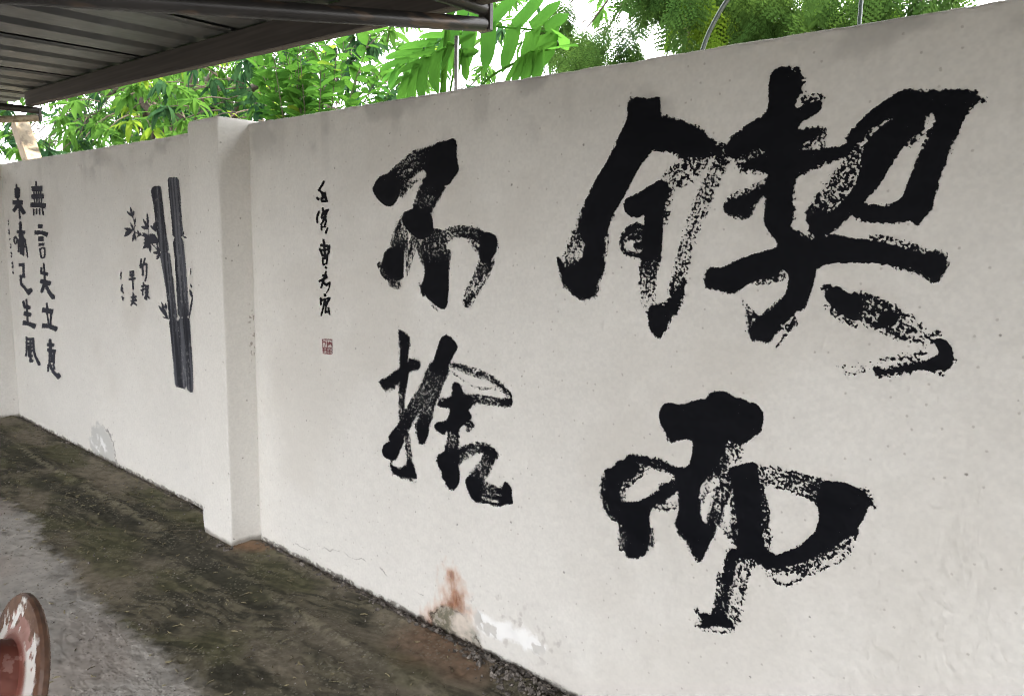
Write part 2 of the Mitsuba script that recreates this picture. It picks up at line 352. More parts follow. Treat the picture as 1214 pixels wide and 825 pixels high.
wx = np.concatenate([np.arange(-8.2, -7.1, .1), np.arange(-7.1, .8, .014), np.arange(.8, 6.0, .1)])
zf = np.concatenate([[-.15, -.03], np.arange(-.012, WALL_H - .016, .014)])
rows = [(z, 0, 1, 0) for z in zf]                                   # z, y, plaster relief, top
arc = np.linspace(0, np.pi / 2, 5)[1:]
rows += [(WALL_H - .016 + .016 * np.sin(a), .016 - .016 * np.cos(a), 1, 1) for a in arc]
rows += [(WALL_H, y, 0, 1) for y in (.04, .08, .12)] + [(WALL_H - .012, .15, 0, 1), (1.0, .15, 0, 0), (-.15, .15, 0, 0)]
topn = .007 * (n3(wx, wx * 0, .25, 30, 3) - .5) + .008 * (n3(wx, wx * 0, .03, 31, 2) - .5)
V = [np.stack([wx, y - r * wall_y(wx, np.full_like(wx, z)), z + t * topn], -1) for z, y, r, t in rows]
wm = trimesh.Trimesh(np.concatenate(V), grid_faces(len(rows), len(wx)), process=False)
W = thing('boundary_wall', 'long white plastered wall with black brush calligraphy and a painted bamboo', 'wall')
put(W, mikit.ply(wm, 'mat_wall', smooth=50))

def pilaster(x0, x1, dep, top, seed):
    """rounded-corner pier standing proud of the wall"""
    r = .010
    per = []
    for cx, cy, a0 in ((x0 + r, -dep + r, np.pi), (x1 - r, -dep + r, 1.5 * np.pi)):
        for a in np.linspace(a0, a0 + np.pi / 2, 5):
            per.append((cx + r * np.cos(a), cy + r * np.sin(a)))
    ring = [(x0, y) for y in np.linspace(.14, -dep + r, 20)[:-1]] + per[:5] + [(x, -dep) for x in np.linspace(x0 + r, x1 - r, 22)[1:-1]] + per[5:] + [(x1, y) for y in np.linspace(-dep + r, .14, 20)[1:]]
    ring = np.array(ring); zs = np.concatenate([[-.15], np.arange(-.01, top - .02, .02)])
    out = np.array([np.clip((ring[:, 0] - (x0 + x1) / 2) / (x1 - x0) * 2, -1, 1), np.where(ring[:, 1] < -dep + .02, -1., 0.)]).T
    rowsv = []
    for z in zs:
        d = .006 * (n3(ring[:, 0] + ring[:, 1], np.full(len(ring), z), .25, seed, 3) - .5) + .002 * (n3(ring[:, 0] - ring[:, 1], np.full(len(ring), z), .04, seed + 1, 2) - .5)
        if z < .06: d = d - .008 * n3(ring[:, 0] + ring[:, 1], np.full(len(ring), z), .03, seed + 2, 2) * (1 - z / .06)
        rowsv.append(np.column_stack([ring + out * d[:, None], np.full(len(ring), z)]))
    c = np.array([(x0 + x1) / 2, (.14 - dep) / 2])
    for k, dz in ((.985, .012), (.95, .022), (.88, .027), (.5, .03), (.01, .031)):
        q = c + (ring - c) * k
        rowsv.append(np.column_stack([q, np.full(len(q), top - .024 + dz) + .004 * (n3(q[:, 0], q[:, 1], .05, seed + 4, 2) - .5)]))
    return trimesh.Trimesh(np.concatenate(rowsv), grid_faces(len(rowsv), len(ring)), process=False)
put(W + '__pilaster', mikit.ply(pilaster(-3.599, -3.316, .157, WALL_H + .012, 40), 'mat_pilaster', smooth=40), label='square plastered pier between the two painted bays')

# the wall that closes the yard at the far left
E = thing('end_wall', 'plain plastered wall meeting the painted wall at the far left corner', 'wall')
ez = np.concatenate([[-.15], np.arange(-.01, WALL_H - .01, .04), [WALL_H - .01]]); ey = np.arange(-4.0, .001, .04)
EV = [np.stack([-7.023 + .006 * (n3(ey, np.full_like(ey, z), .3, 50, 3) - .5), ey, np.full_like(ey, z)], -1) for z in ez]
EV += [np.stack([np.full_like(ey, x), ey, np.full_like(ey, WALL_H + .002)], -1) for x in (-7.033, -7.16)] + [np.stack([np.full_like(ey, -7.17), ey, np.full_like(ey, z)], -1) for z in (WALL_H - .01, -.15)]
put(E, mikit.ply(trimesh.Trimesh(np.concatenate(EV), grid_faces(len(EV), len(ey))[:, ::-1], process=False), 'mat_pilaster', smooth=40))

# ------------------------------------------------------------------ paint: strokes on the wall in tenths of a millimetre (x, z, half width x, half width z, dryness %)
INK = {
 'big_left': [
  ("p", [0,-12391,19056,-12121,19089,-11658,19001,-11353,19039,-11317,18787,-11273,18405,-11390,17944,-11525,17579,-11926,17129,-12388,16340,-12749,15811,-13007,15104,-13064,14553,-12973,14313,-12989,14058,-13218,13746,-13207,13489,-13308,13291,-13636,13201,-14121,13285,-14183,13420,-14537,13585,-14636,13906,-14763,14157,-14836,14549,-14622,14336,-14398,14171,-14047,14355,-13801,14532,-13819,14982,-14108,15203,-13963,15820,-13454,16800,-13015,17372,-12657,18035,-12367,18562]),
  ("s", [-14078,15147,-249,50,50,-14178,14806,-280,50,62,-14265,14462,-318,-10,65,-14156,14237,-336,-108,50]),
  ("s", [-13026,15541,-133,0,30,-13005,15050,-147,1,55,-13015,14665,-134,3,55]),
  ("s", [-11490,18052,-22,-452,0,-11076,17991,-71,-448,0,-10646,17861,-130,-406,0,-10213,17694,-148,-363,5,-9855,17535,-85,-261,0,-9466,17425,-26,-119,20]),
  ("s", [-10423,17482,-170,-180,10,-10076,17218,-344,18,50,-10393,16959,-237,274,66,-10835,16737,-211,232,72,-11112,16483,-196,161,70]),
  ("p", [0,-12424,16032,-12308,16264,-11987,16362,-11535,16598,-11186,16770,-10922,16639,-10904,16305,-11030,16053,-11087,15798,-11057,15232,-11056,14766,-11162,14524,-11429,14537,-11658,14720,-11735,15015,-11670,15437,-11665,15834,-11904,15678,-12261,15797]),
  ("s", [-10935,16458,-152,17,50,-10966,15951,-153,17,66,-11003,15542,-82,9,70]),
  ("s", [-11395,14601,-303,43,6,-11452,14282,-294,28,25,-11482,13910,-272,-3,50,-11451,13538,-257,-37,66,-11356,13117,-217,-45,72]),
  ("s", [-11591,15332,40,109,35,-11942,15436,-16,116,20,-12236,15285,-81,70,10,-12392,15069,-56,13,0,-12368,14832,-47,-17,5,-12181,14664,-25,-44,0,-11852,14620,9,-64,5,-11536,14723,45,-98,0]),
  ("s", [-11583,15175,37,206,12,-11894,15224,-15,190,25,-12104,15158,-56,120,45]),
  ("s", [-12389,15005,11,-25,10,-12075,15095,2,-32,20,-11921,15012,-16,-22,30]),
  ("s", [-11915,14884,37,-91,10,-11634,14964,49,-120,0]),
  ("s", [-11929,15171,-50,-1,10,-11921,15012,-37,-1,20]),
  ("p", [0,-11408,13177,-11143,13239,-10881,13278,-10680,13501,-10462,13753,-10364,13656,-10505,13284,-10677,12799,-10860,12433,-11042,12244,-11245,12396,-11407,12683]),
  ("s", [-10723,12995,145,-85,10,-10505,13284,113,-49,20,-10384,13603,89,-17,10,-10326,13997,79,-9,30]),
  ("s", [-9283,17347,-211,109,45,-9518,16901,-216,105,62,-9727,16473,-222,97,66,-9937,15987,-231,84,70,-10107,15492,-227,68,70,-10277,14937,-221,55,66,-10407,14424,-214,44,62,-10519,13957,-202,47,55,-10641,13639,-155,45,35]),
 ],
 'big_right': [
  ("p", [0,-8227,19033,-8158,19288,-8024,19372,-7813,19385,-7564,19254,-7402,19017,-7382,18737,-7508,18482,-7517,18312,-7226,18424,-6898,18489,-6842,18268,-7052,18130,-7329,18015,-7440,17823,-7180,17803,-6999,17690,-7059,17545,-7230,17506,-7281,17349,-6989,17291,-6594,17345,-6397,17333,-6191,17417,-6056,17273,-6140,17123,-6423,17040,-6760,16919,-7106,16794,-7358,16703,-7399,16397,-7441,16089,-7393,15726,-7413,15413,-7130,15280,-6729,15161,-6683,14546,-6746,14026,-6894,13492,-7113,13317,-7329,13031,-7562,12772,-7796,12442,-8026,12506,-8279,12503,-8414,12781,-8198,13012,-8037,13169,-7723,13487,-7441,13689,-7345,14153,-7399,14310,-7568,14409,-7662,14191,-8101,14117,-8490,13933,-8712,13754,-8944,13661,-9314,13775,-9622,13758,-9702,14040,-9573,14388,-9227,14345,-8765,14584,-8315,14761,-7712,14915,-7699,15042,-7900,15252,-8122,15570,-8114,15942,-8102,16259,-8398,16000,-8511,15657,-8838,15702,-9137,15769,-9271,16013,-9049,16249,-8762,16329,-8319,16508,-8087,16679,-8140,16818,-8456,16873,-8797,16867,-8981,17026,-8702,17161,-8371,17269,-8212,17385,-8490,17381,-8843,17211,-9226,17189,-9393,17382,-9199,17693,-8925,17939,-8541,18139,-8177,18313]),
  ("s", [-9348,17433,-235,72,30,-9405,17198,-201,60,50]),
  ("s", [-8824,17274,41,-137,30,-8320,17350,37,-125,40]),
  ("s", [-7261,18487,37,-130,35,-6980,18517,37,-118,50,-6843,18542,24,-68,60]),
  ("s", [-7218,17626,58,-147,25,-6968,17688,61,-198,35,-6799,17695,29,-149,55]),
  ("s", [-7283,17389,50,-117,40,-7003,17471,25,-130,60,-6778,17417,-11,-97,62]),
  ("s", [-7484,16399,-106,-2,40,-7429,15933,-95,-4,55,-7390,15674,-74,-5,50]),
  ("s", [-7592,19218,-98,-72,20,-7401,18997,-94,-25,40,-7360,18715,-72,3,50]),
  ("p", [0,-6255,17489,-6154,17675,-5946,17898,-5705,18132,-5448,18303,-5194,18461,-5008,18523,-4719,18446,-4258,18414,-3853,18386,-3652,18330,-3523,18195,-3390,18095,-3588,18063,-3719,17954,-3792,17716,-4203,17795,-4346,17924,-4450,17969,-4534,17778,-4878,17808,-5238,17931,-5454,17838,-5672,17724,-5862,17548,-5997,17365]),
  ("p", [0,-3777,17977,-3792,17716,-3913,17460,-4020,17111,-4119,16665,-4195,16395,-4234,16075,-4264,15845,-4394,15679,-4521,15455,-4646,15605,-4863,15568,-5311,15549,-5594,15617,-5793,15745,-5428,15859,-4903,16042,-4803,16415,-4669,16874,-4533,17279,-4434,17589,-4365,17943,-4231,18109]),
  ("s", [-6038,17407,67,-190,20,-5909,17436,98,-143,55,-5709,17613,73,-84,60,-5581,17726,46,-53,50]),
  ("p", [0,-5320,17845,-5069,18008,-4686,18063,-4450,17969,-4570,17709,-4763,17478,-4999,17189,-5232,16779,-5426,16387,-5636,16133,-5894,15825,-6253,15469,-6577,15163,-6941,15261,-6968,15621,-6778,15823,-6430,15850,-6249,16047,-6068,16211,-5926,16471,-5836,16759,-5854,17222,-5726,17481,-5577,17678]),
  ("s", [-4586,17601,-44,51,40,-4720,17475,-73,77,45,-4837,17326,-64,59,50]),
  ("s", [-3889,17900,-101,52,30,-3962,17641,-111,53,50,-4056,17247,-81,32,45,-4119,16846,-66,22,40]),
  ("s", [-5799,15824,-13,-194,5,-5420,15762,7,-184,0,-4969,15777,25,-209,0]),
  ("s", [-5893,17243,-148,86,55,-6030,16942,-216,136,60,-6224,16609,-248,169,62,-6432,16269,-245,180,60,-6667,15953,-218,168,50,-6869,15671,-171,127,25]),
  ("p", [0,-6890,15262,-6436,15287,-6037,15211,-5557,15158,-5089,15068,-4635,14962,-4283,14894,-4030,14901,-3874,14830,-3823,14628,-3857,14459,-3976,14286,-4067,14168,-4146,14306,-4371,14419,-4637,14465,-5049,14584,-5421,14630,-5894,14614,-6382,14577,-6628,14497,-6865,14228]),
  ("s", [-5469,15217,-4,-68,50,-5097,15164,-10,-95,55,-4732,15074,-16,-82,55,-4417,14957,-13,-53,40]),
  ("s", [-8385,14103,8,-121,30,-8045,14119,27,-128,50,-7557,14250,34,-113,50]),
  ("s", [-8530,13487,-49,-30,50,-8375,13253,-106,-69,55,-8198,13012,-189,-132,35]),
  ("s", [-7144,13154,-45,28,0,-7250,12985,-24,12,10,-7371,12703,-19,9,15,-7546,12380,-19,10,30]),
  ("s", [-7348,12835,73,-62,40,-7119,13103,56,-48,40]),
  ("p", [0,-6450,13887,-6337,13986,-6181,14035,-5914,13888,-5618,13805,-5549,13649,-5608,13433,-5608,13200,-5836,13262,-6092,13396,-6307,13596,-6417,13713]),
  ("s", [-5719,13617,-85,-289,20,-5425,13517,-105,-332,45,-5135,13400,-119,-355,50,-4804,13269,-120,-339,55,-4524,13137,-113,-275,60,-4247,12988,-89,-199,68,-4065,12881,-59,-128,70]),
  ("s", [-5208,13164,72,-91,20,-4968,13384,93,-135,5,-4863,13441,-162,-26,15,-4927,13120,-89,22,20]),
  ("s", [-6514,13935,15,-39,20,-6387,13983,31,-53,10,-6322,14048,21,-22,40]),
  ("s", [-6404,13548,-25,-32,50,-6083,13283,-29,-54,50,-5679,13123,-24,-67,50]),
  ("p", [0,-3984,12937,-3861,12988,-3670,12922,-3571,12742,-3517,12511,-3614,12289,-3797,12266,-4053,12253,-4397,12169,-4748,12064,-4974,12014,-5010,11888,-5152,12011,-5219,12145,-5074,12204,-5008,12091,-4760,12203,-4410,12326,-4111,12421,-3907,12542,-3817,12686,-3887,12803]),
  ("s", [-4930,12040,23,-86,45,-4575,12166,36,-121,45,-4147,12338,4,-126,30,-3709,12220,-16,-75,40]),
  ("s", [-4085,12618,-17,65,62,-4425,12501,-23,84,66,-4775,12381,-19,76,68,-5227,12246,-11,49,66,-5793,12094,-6,30,60,-6065,12018,-4,20,50]),
  ("s", [-5217,12125,-9,23,60,-5587,11954,-7,24,66,-5798,11906,-3,20,66]),
  ("s", [-3472,12564,-18,-11,50,-3390,12384,-14,-9,60]),
  ("s", [-3950,13036,24,-61,30,-3853,13084,21,-52,40]),
 ],
 'big_lower': [
  ("p", [0,-10898,9918,-10888,10142,-10766,10363,-10550,10456,-10298,10417,-10036,10508,-9780,10636,-9474,10702,-9381,10851,-9187,10975,-8841,11007,-8641,10915,-8253,10854,-7949,10792,-7808,10614,-7778,10318,-7827,10080,-8048,9900,-8271,9670,-8559,9642,-8802,9595,-8798,9376,-8900,9096,-9003,8803,-9270,8500,-9480,8204,-9463,7910,-9402,7227,-9157,7143,-8867,7271,-8984,6842,-9166,6439,-9326,5956,-9517,6132,-9804,6457,-10147,6720,-10193,6965,-10094,7349,-10144,7846,-10323,8312,-10465,8483,-10252,8611,-9866,8664,-9781,9030,-9745,9491,-10083,9465,-10485,9268,-10690,9572]),
  ("s", [-8800,9567,-81,-131,40,-8526,9431,-179,-186,55,-8456,9246,-164,-81,62]),
  ("s", [-8825,9179,-186,37,35,-8953,8814,-168,78,40,-9192,8566,-136,123,50]),
  ("s", [-9466,8307,65,-89,60,-9140,8558,48,-99,60,-8796,8704,25,-89,60]),
  ("s", [-10376,8482,49,132,20,-10747,8544,45,144,20,-11146,8562,26,137,10,-11553,8539,8,137,5,-11871,8472,-7,146,10]),
  ("p", [0,-12322,8238,-12087,8448,-11790,8531,-11431,8460,-11498,8152,-11703,7980,-11992,7722,-12098,7375,-12049,7117,-11724,7166,-11431,7271,-11038,7578,-10653,7847,-10331,8056,-10208,7830,-10525,7548,-10963,7252,-11083,6884,-11016,6480,-11012,5950,-11172,5635,-11519,5412,-11824,5439,-11960,5728,-11881,6132,-12117,6449,-12434,6584,-12638,6916,-12758,7326,-12679,7836]),
  ("s", [-12556,7917,-182,4,30,-12708,7338,-151,-33,40,-12534,6832,-170,-109,35,-12180,6486,-129,-114,40]),
  ("s", [-11257,8466,-122,38,40,-11417,8170,-133,78,50,-11700,7917,-103,69,50,-11949,7572,-119,28,55,-12008,7289,-119,-4,55]),
  ("s", [-11998,6535,-158,-48,40,-11948,6004,-146,-38,40,-11979,5612,-98,-19,50]),
  ("s", [-10993,6486,-80,-28,50,-10921,5977,-57,-21,60]),
  ("s", [-10652,7826,64,-163,30,-10274,8018,70,-179,25]),
  ("s", [-10965,7283,-11,-138,55,-10514,7345,8,-153,66,-10189,7478,28,-114,70]),
  ("p", [0,-8700,8773,-8631,8923,-8235,9122,-7939,9242,-7858,9165,-7820,8875,-7728,8615,-7672,8066,-7613,7609,-7535,7157,-7470,6890,-7144,6845,-6800,7088,-6471,7415,-6199,7810,-6145,8095,-6178,8310,-6301,8593,-6240,8920,-6089,9132,-5683,9200,-5440,9169,-5199,9123,-5070,8983,-5027,8736,-5083,8464,-5202,8172,-5337,7873,-5601,7621,-5871,7363,-6188,7087,-6515,6822,-6943,6577,-7295,6372,-7628,6441,-7869,6482,-8157,6443,-8311,6544,-8319,7127,-8385,7692,-8464,8154,-8536,8522]),
  ("s", [-5067,8941,-60,-62,20,-4937,8776,-21,-28,10,-4858,8745,-5,-12,0]),
  ("s", [-5218,9161,-20,-49,20,-5081,9108,-26,-65,20]),
  ("s", [-8342,8088,-194,-35,35,-8344,7509,-175,-47,40,-8268,6947,-173,-61,20]),
  ("s", [-7768,8512,-163,-67,45,-7638,7980,-181,-73,50,-7536,7441,-163,-65,50,-7449,6991,-135,-57,55]),
  ("s", [-7796,8927,-31,-246,60,-7472,8935,-40,-271,60,-7109,8925,-47,-287,58,-6755,8916,-58,-302,52,-6407,8880,-77,-315,45,-6192,8842,-74,-267,30]),
  ("s", [-5351,8044,-154,79,35,-5561,7632,-135,99,55,-5826,7331,-93,106,50,-6178,6953,-81,121,55,-6590,6641,-53,135,58,-6935,6467,-19,135,60,-7205,6400,-1,114,50]),
  ("s", [-5281,7976,-99,11,66,-5376,7553,-108,36,68,-5606,7155,-49,49,70,-5957,6839,-28,49,68,-6363,6527,-29,50,66,-6693,6225,-18,38,40,-6998,6068,6,39,40,-7236,6181,23,35,60,-7432,6329,38,51,60]),
  ("s", [-6450,6527,12,-61,30,-6306,6591,10,-52,30]),
  ("s", [-8669,8588,-209,23,30,-8782,8174,-228,27,40,-8917,7750,-224,13,45,-8994,7336,-229,-6,30]),
  ("s", [-9273,8204,-99,8,60,-9400,7727,-80,5,70]),
  ("s", [-8834,7378,-67,-57,68,-8647,7134,-93,-77,62,-8482,6886,-76,-61,66]),
  ("s", [-8360,6529,-189,6,5,-8439,6210,-174,-6,15,-8495,5845,-177,-19,25,-8550,5427,-198,-29,35,-8602,4957,-218,-24,35,-8690,4571,-246,-12,20]),
  ("s", [-7963,6453,-251,36,55,-8110,6017,-265,-8,68,-8155,5509,-253,-44,72,-8202,4997,-215,-43,72,-8232,4535,-177,-41,68]),
  ("s", [-8717,5824,-90,-14,55,-8780,5199,-91,-16,60,-8817,4781,-71,-14,60]),
  ("p", [0,-9351,4572,-9238,4467,-9032,4551,-8847,4606,-8699,4720,-8492,4673,-8287,4616,-8274,4419,-8418,4295,-8643,4313,-8874,4187,-9210,4000,-9321,4063,-9179,4188,-9230,4325,-9421,4485]),
  ("s", [-9405,4210,-12,-44,60,-9191,4215,-17,-65,50]),
  ("s", [-9450,4058,-13,-33,66,-9234,4033,-17,-43,60]),
  ("s", [-9123,3970,1,-31,66,-8612,4141,5,-49,70,-8219,4339,9,-47,66]),
  ("s", [-9969,6687,-14,-11,10,-9689,6337,-13,-12,10,-9404,6014,-34,-32,0]),
 ],
 'mid_upper': [
  ("p", [0,-24073,16876,-23903,17125,-23706,17286,-23305,17419,-22940,17403,-22653,17355,-22441,17192,-22343,16871,-22514,16511,-22832,16185,-23270,16210,-23565,16365,-23909,16588]),
  ("s", [-22726,17157,369,-289,15,-22229,17410,395,-305,40,-21745,17674,340,-314,40,-21272,17827,223,-377,30,-20810,17872,69,-392,15,-20357,17847,3,-473,0]),
  ("p", [0,-20488,18353,-20171,18416,-19795,18424,-19549,18508,-19388,18296,-19396,17962,-19355,17625,-19231,17401,-19473,17167,-19742,16896,-20019,16887,-20221,16756,-20609,16863,-20925,17224,-21085,17537,-21007,17883,-20641,18035]),
  ("s", [-22230,16868,-242,101,40,-22443,16646,95,-125,30,-21813,16990,127,-110,60,-21378,17153,71,-78,70]),
  ("s", [-20544,16948,-541,199,5,-20804,16605,-556,187,28,-21001,16301,-532,161,35,-21200,15992,-500,147,15]),
  ("p", [0,-22346,15757,-22120,15975,-21745,16088,-21268,16127,-20801,15988,-20602,15722,-20600,15412,-20534,15218,-20796,15037,-21157,14943,-21469,15002,-21786,15135,-22023,15316,-22262,15499]),
  ("s", [-22375,15499,-257,0,50,-22377,15130,-431,11,50,-22435,14804,-503,29,35]),
  ("p", [0,-23588,13875,-23435,14168,-23373,14408,-23030,14634,-22593,14680,-22236,14669,-22180,14299,-22238,13832,-22210,13459,-22526,13368,-22817,13411,-23112,13492,-23409,13690]),
  ("s", [-22817,13430,-359,-75,40,-22745,13243,-283,-118,50,-22556,13140,-139,-105,60]),
  ("s", [-23708,13967,-99,-29,60,-23529,13685,-133,-52,50,-23261,13457,-122,-62,40]),
  ("s", [-21983,13656,112,-1,70,-21926,14122,194,-12,60,-21786,14586,244,-27,62,-21675,14954,202,-24,60]),
  ("s", [-21538,14865,-212,-120,60,-21196,14599,-237,-94,60,-20966,14198,-252,-72,30]),
  ("s", [-20467,15015,-450,64,40,-20570,14702,-735,-15,40,-20463,14348,-723,-101,30,-20395,13993,-659,-81,5]),
  ("p", [0,-20992,13953,-20593,14075,-20071,14076,-19763,13972,-19734,13576,-19754,13043,-19801,12594,-19980,12437,-20319,12503,-20651,12670,-20988,12877,-21233,13230,-21057,13513]),
  ("s", [-21069,12872,52,14,10,-21178,13095,52,14,10,-21288,13319,39,10,20]),
  ("s", [-19882,14452,-254,-29,40,-19815,14102,-126,-15,40]),
  ("s", [-20400,14794,250,-199,50,-20015,15020,205,-199,62,-19574,15199,109,-221,55,-19081,15246,-9,-214,40,-18598,15182,-80,-222,40,-18183,15085,-102,-224,20]),
  ("p", [0,-18218,15085,-18034,15170,-17897,15271,-17690,15207,-17416,15111,-17386,14765,-17494,14515,-17692,14209,-17991,14149,-18205,14327,-18281,14621,-18167,14851]),
  ("s", [-17457,14929,-88,-14,50,-17360,14601,-66,-11,60]),
  ("s", [-18594,14953,-155,-66,55,-18352,14662,-123,-53,50]),
  ("s", [-17854,14254,-304,78,30,-18011,13954,-322,93,42,-18217,13648,-315,108,50,-18449,13337,-298,99,55,-18660,13022,-269,66,50,-18778,12753,-210,35,50]),
  ("s", [-20584,12538,-23,-18,30,-20186,12295,-14,-11,50]),
 ],
 'mid_lower': [
  ("p", [0,-22529,11425,-22377,11479,-22077,11367,-21839,11192,-21869,10911,-21958,10603,-21989,10098,-21929,9704,-22020,9287,-22110,9274,-22414,9282,-22382,9745,-22442,9940,-22409,10753,-22499,11146]),
  ("s", [-22261,9355,-213,-19,10,-22308,8940,-214,-21,35,-22355,8523,-185,-29,50,-22310,8015,-183,-47,50,-22204,7724,-209,-70,30]),
  ("p", [0,-23769,9269,-23542,9363,-23238,9477,-22844,9736,-22381,9999,-21854,10165,-21633,10043,-21929,9804,-22079,9562,-22537,9316,-22847,9118,-23242,8946,-23545,9017]),
  ("s", [-21929,10056,178,-162,10,-21633,10222,50,-210,15,-21457,10164,-146,-167,10]),
  ("p", [0,-20189,11261,-19973,11492,-19677,11483,-19436,11338,-19223,11117,-19430,10841,-19640,10533,-19866,10219,-20069,10000,-20485,9994,-20626,10219,-20420,10728]),
  ("s", [-20208,10223,-500,111,10,-20414,9906,-521,127,25,-20735,9471,-429,137,40,-21120,9068,-351,126,45,-21484,8661,-345,104,35,-21810,8253,-329,70,30,-22113,7792,-336,64,20,-22389,7432,-328,80,15,-22701,7060,-367,94,5]),
  ("p", [0,-23584,6356,-23468,6668,-23113,6865,-22780,6993,-22390,7172,-22114,7120,-22391,6754,-22548,6408,-22737,6157,-23118,6119,-23440,6170]),
  ("s", [-20275,9828,-331,34,30,-20508,9307,-359,40,40,-20789,8772,-383,27,45,-20973,8244,-395,3,30,-21116,7817,-363,-29,10,-21115,7514,-293,-43,0,-21158,7283,-189,-18,0]),
  ("s", [-21453,7858,-89,-12,50,-21482,7547,-59,-8,40]),
  ("s", [-22158,7732,-166,-50,40,-22022,7241,-196,-57,50,-21932,6742,-181,-53,50,-21841,6346,-150,-47,40]),
  ("p", [0,-22991,5976,-22738,5881,-22394,5893,-22115,6079,-21993,6366,-21871,6485,-21750,6313,-21510,6054,-21420,5692,-21690,5630,-22086,5582,-22551,5540,-22834,5605]),
  ("s", [-22942,6167,-47,-6,40,-22991,5890,-79,-27,30,-22787,5615,-58,-30,20]),
  ("s", [-22667,7590,-30,1,30,-22857,7188,-30,1,40]),
  ("s", [-21781,5578,-54,-87,40,-21510,5547,-27,-43,40]),
  ("s", [-19733,10426,-20,-77,40,-19267,10418,-43,-124,45,-18745,10362,-66,-149,50,-18236,10289,-62,-148,45,-17739,10245,-65,-116,50,-17311,10095,-81,-89,30,-17009,9913,-68,-59,35,-16746,9728,-34,-29,20]),
  ("s", [-19597,10206,-15,-17,40,-18999,9982,-18,-22,50,-18481,9811,-15,-28,50,-17977,9791,-4,-23,50,-17367,9861,-5,-18,50,-16770,9751,-11,-22,30]),
  ("s", [-17371,10087,-12,-17,10,-16892,9930,-19,-20,10,-16676,9738,-32,-15,10,-16672,9560,-47,-7,0]),
  ("p", [0,-19524,9691,-19392,9834,-19154,9810,-18994,9625,-18914,9467,-18604,9476,-18348,9440,-18446,9238,-18532,9018,-18698,8868,-18490,8743,-18538,8565,-18744,8472,-18846,8321,-19107,8179,-19131,7982,-19437,7877,-19709,7953,-19913,7788,-20190,7766,-20500,7948,-20332,8136,-19944,8224,-19713,8410,-19621,8668,-19677,8813,-20059,8771,-20365,8819,-20061,9033,-19721,9183,-19494,9342]),
  ("s", [-18717,8439,-136,-125,30,-18522,8331,-191,-56,35,-18648,8147,-90,22,40]),
  ("s", [-20130,8974,36,-119,20,-19788,9076,28,-90,30]),
  ("s", [-20191,7934,1,-177,25,-19778,8009,1,-146,30]),
  ("s", [-18730,9288,3,-188,30,-18220,9366,-16,-188,40,-17722,9388,-28,-159,45,-17236,9409,-16,-138,30,-16821,9456,3,-143,5,-16624,9505,16,-86,0]),
  ("s", [-19424,7928,-311,-50,35,-19434,7634,-324,-39,45,-19499,7329,-353,-47,30,-19496,7085,-438,-90,0]),
  ("p", [0,-20351,6710,-20156,6940,-19935,7124,-19565,7169,-19226,7072,-19168,6714,-19057,6348,-19132,5978,-19453,5694,-19687,5709,-19868,5916,-20066,6271]),
  ("s", [-19357,6771,231,-51,30,-19120,7114,234,-138,50,-18637,7405,128,-195,50,-18190,7590,23,-203,40,-17750,7630,-106,-200,20,-17377,7473,-124,-151,10,-17217,7431,-31,-46,0]),
  ("s", [-17561,7481,-286,34,20,-17740,7116,-322,62,40,-17985,6779,-330,92,45,-18234,6437,-335,90,25]),
  ("p", [0,-18817,6256,-18622,6446,-18299,6499,-17979,6419,-17910,6130,-17968,5829,-17902,5672,-18219,5526,-18480,5655,-18654,5905]),
  ("s", [-18036,6100,-128,-332,35,-17658,6095,-102,-298,45,-17286,6108,-78,-275,40,-16922,6131,-76,-292,15]),
  ("p", [0,-16874,6672,-16718,6616,-16524,6458,-16506,6186,-16439,5906,-16676,5884,-16842,5805,-17033,5682,-17217,5711,-17038,5915,-16985,6256]),
  ("s", [-17902,5701,-38,-101,30,-17525,5699,-26,-80,50,-17156,5726,-15,-59,30]),
 ],
 'poem_1': [
  ("s", [-62326,18496,-180,6,0,-62400,18134,-180,6,0]),
  ("s", [-63363,18032,-25,-175,0,-61157,17985,-22,-171,0]),
  ("s", [-62897,17870,-143,4,0,-62957,17583,-144,3,0]),
  ("s", [-62406,17856,-142,4,0,-62464,17571,-142,3,0]),
  ("s", [-61945,17844,-140,2,0,-61977,17559,-141,2,0]),
  ("s", [-61515,17832,-139,2,0,-61547,17549,-139,2,0]),
  ("s", [-63536,17464,-10,-159,0,-60963,17449,-8,-154,0]),
  ("s", [-62959,17320,-144,-2,0,-62910,16924,-144,-3,0]),
  ("s", [-62440,17309,-142,0,0,-62443,16916,-142,-1,0]),
  ("s", [-61928,17298,-140,2,0,-61981,16909,-141,1,0]),
  ("s", [-61422,17287,-138,5,0,-61550,16902,-139,4,0]),
  ("s", [-63848,16868,-34,-160,0,-62277,16844,-62,-156,0,-60701,16751,-100,-177,0]),
  ("s", [-63249,16558,-172,1,0,-63311,16134,-172,0,0]),
  ("s", [-62596,16551,-168,5,0,-62716,16218,-169,4,0]),
  ("s", [-62029,16544,-167,-2,0,-62025,16186,-167,-3,0]),
  ("s", [-61445,16537,-188,-12,0,-61267,16163,-187,-13,0]),
 ],
 'poem_2': [
  ("s", [-62558,15337,-52,-141,0,-61637,15321,-50,-140,0]),
  ("s", [-63388,14871,-33,-161,0,-62031,14882,-92,-131,0,-60746,14736,-186,-158,0]),
  ("s", [-62692,14424,-34,-169,0,-61609,14438,-33,-167,0]),
  ("s", [-62725,14006,-7,-98,0,-61534,14045,-7,-97,0]),
  ("s", [-62527,13698,22,-61,0,-61586,13781,-127,-49,0,-61558,13412,-179,-4,0,-61741,13125,-135,34,0,-62314,13081,141,47,0,-62460,13389,181,16,0,-62527,13698,182,13,0]),
 ],
 'poem_3': [
  ("s", [-61912,12650,-181,-11,0,-61873,11806,-181,-13,0]),
  ("s", [-62441,12318,-219,2,0,-62600,12043,-219,1,0]),
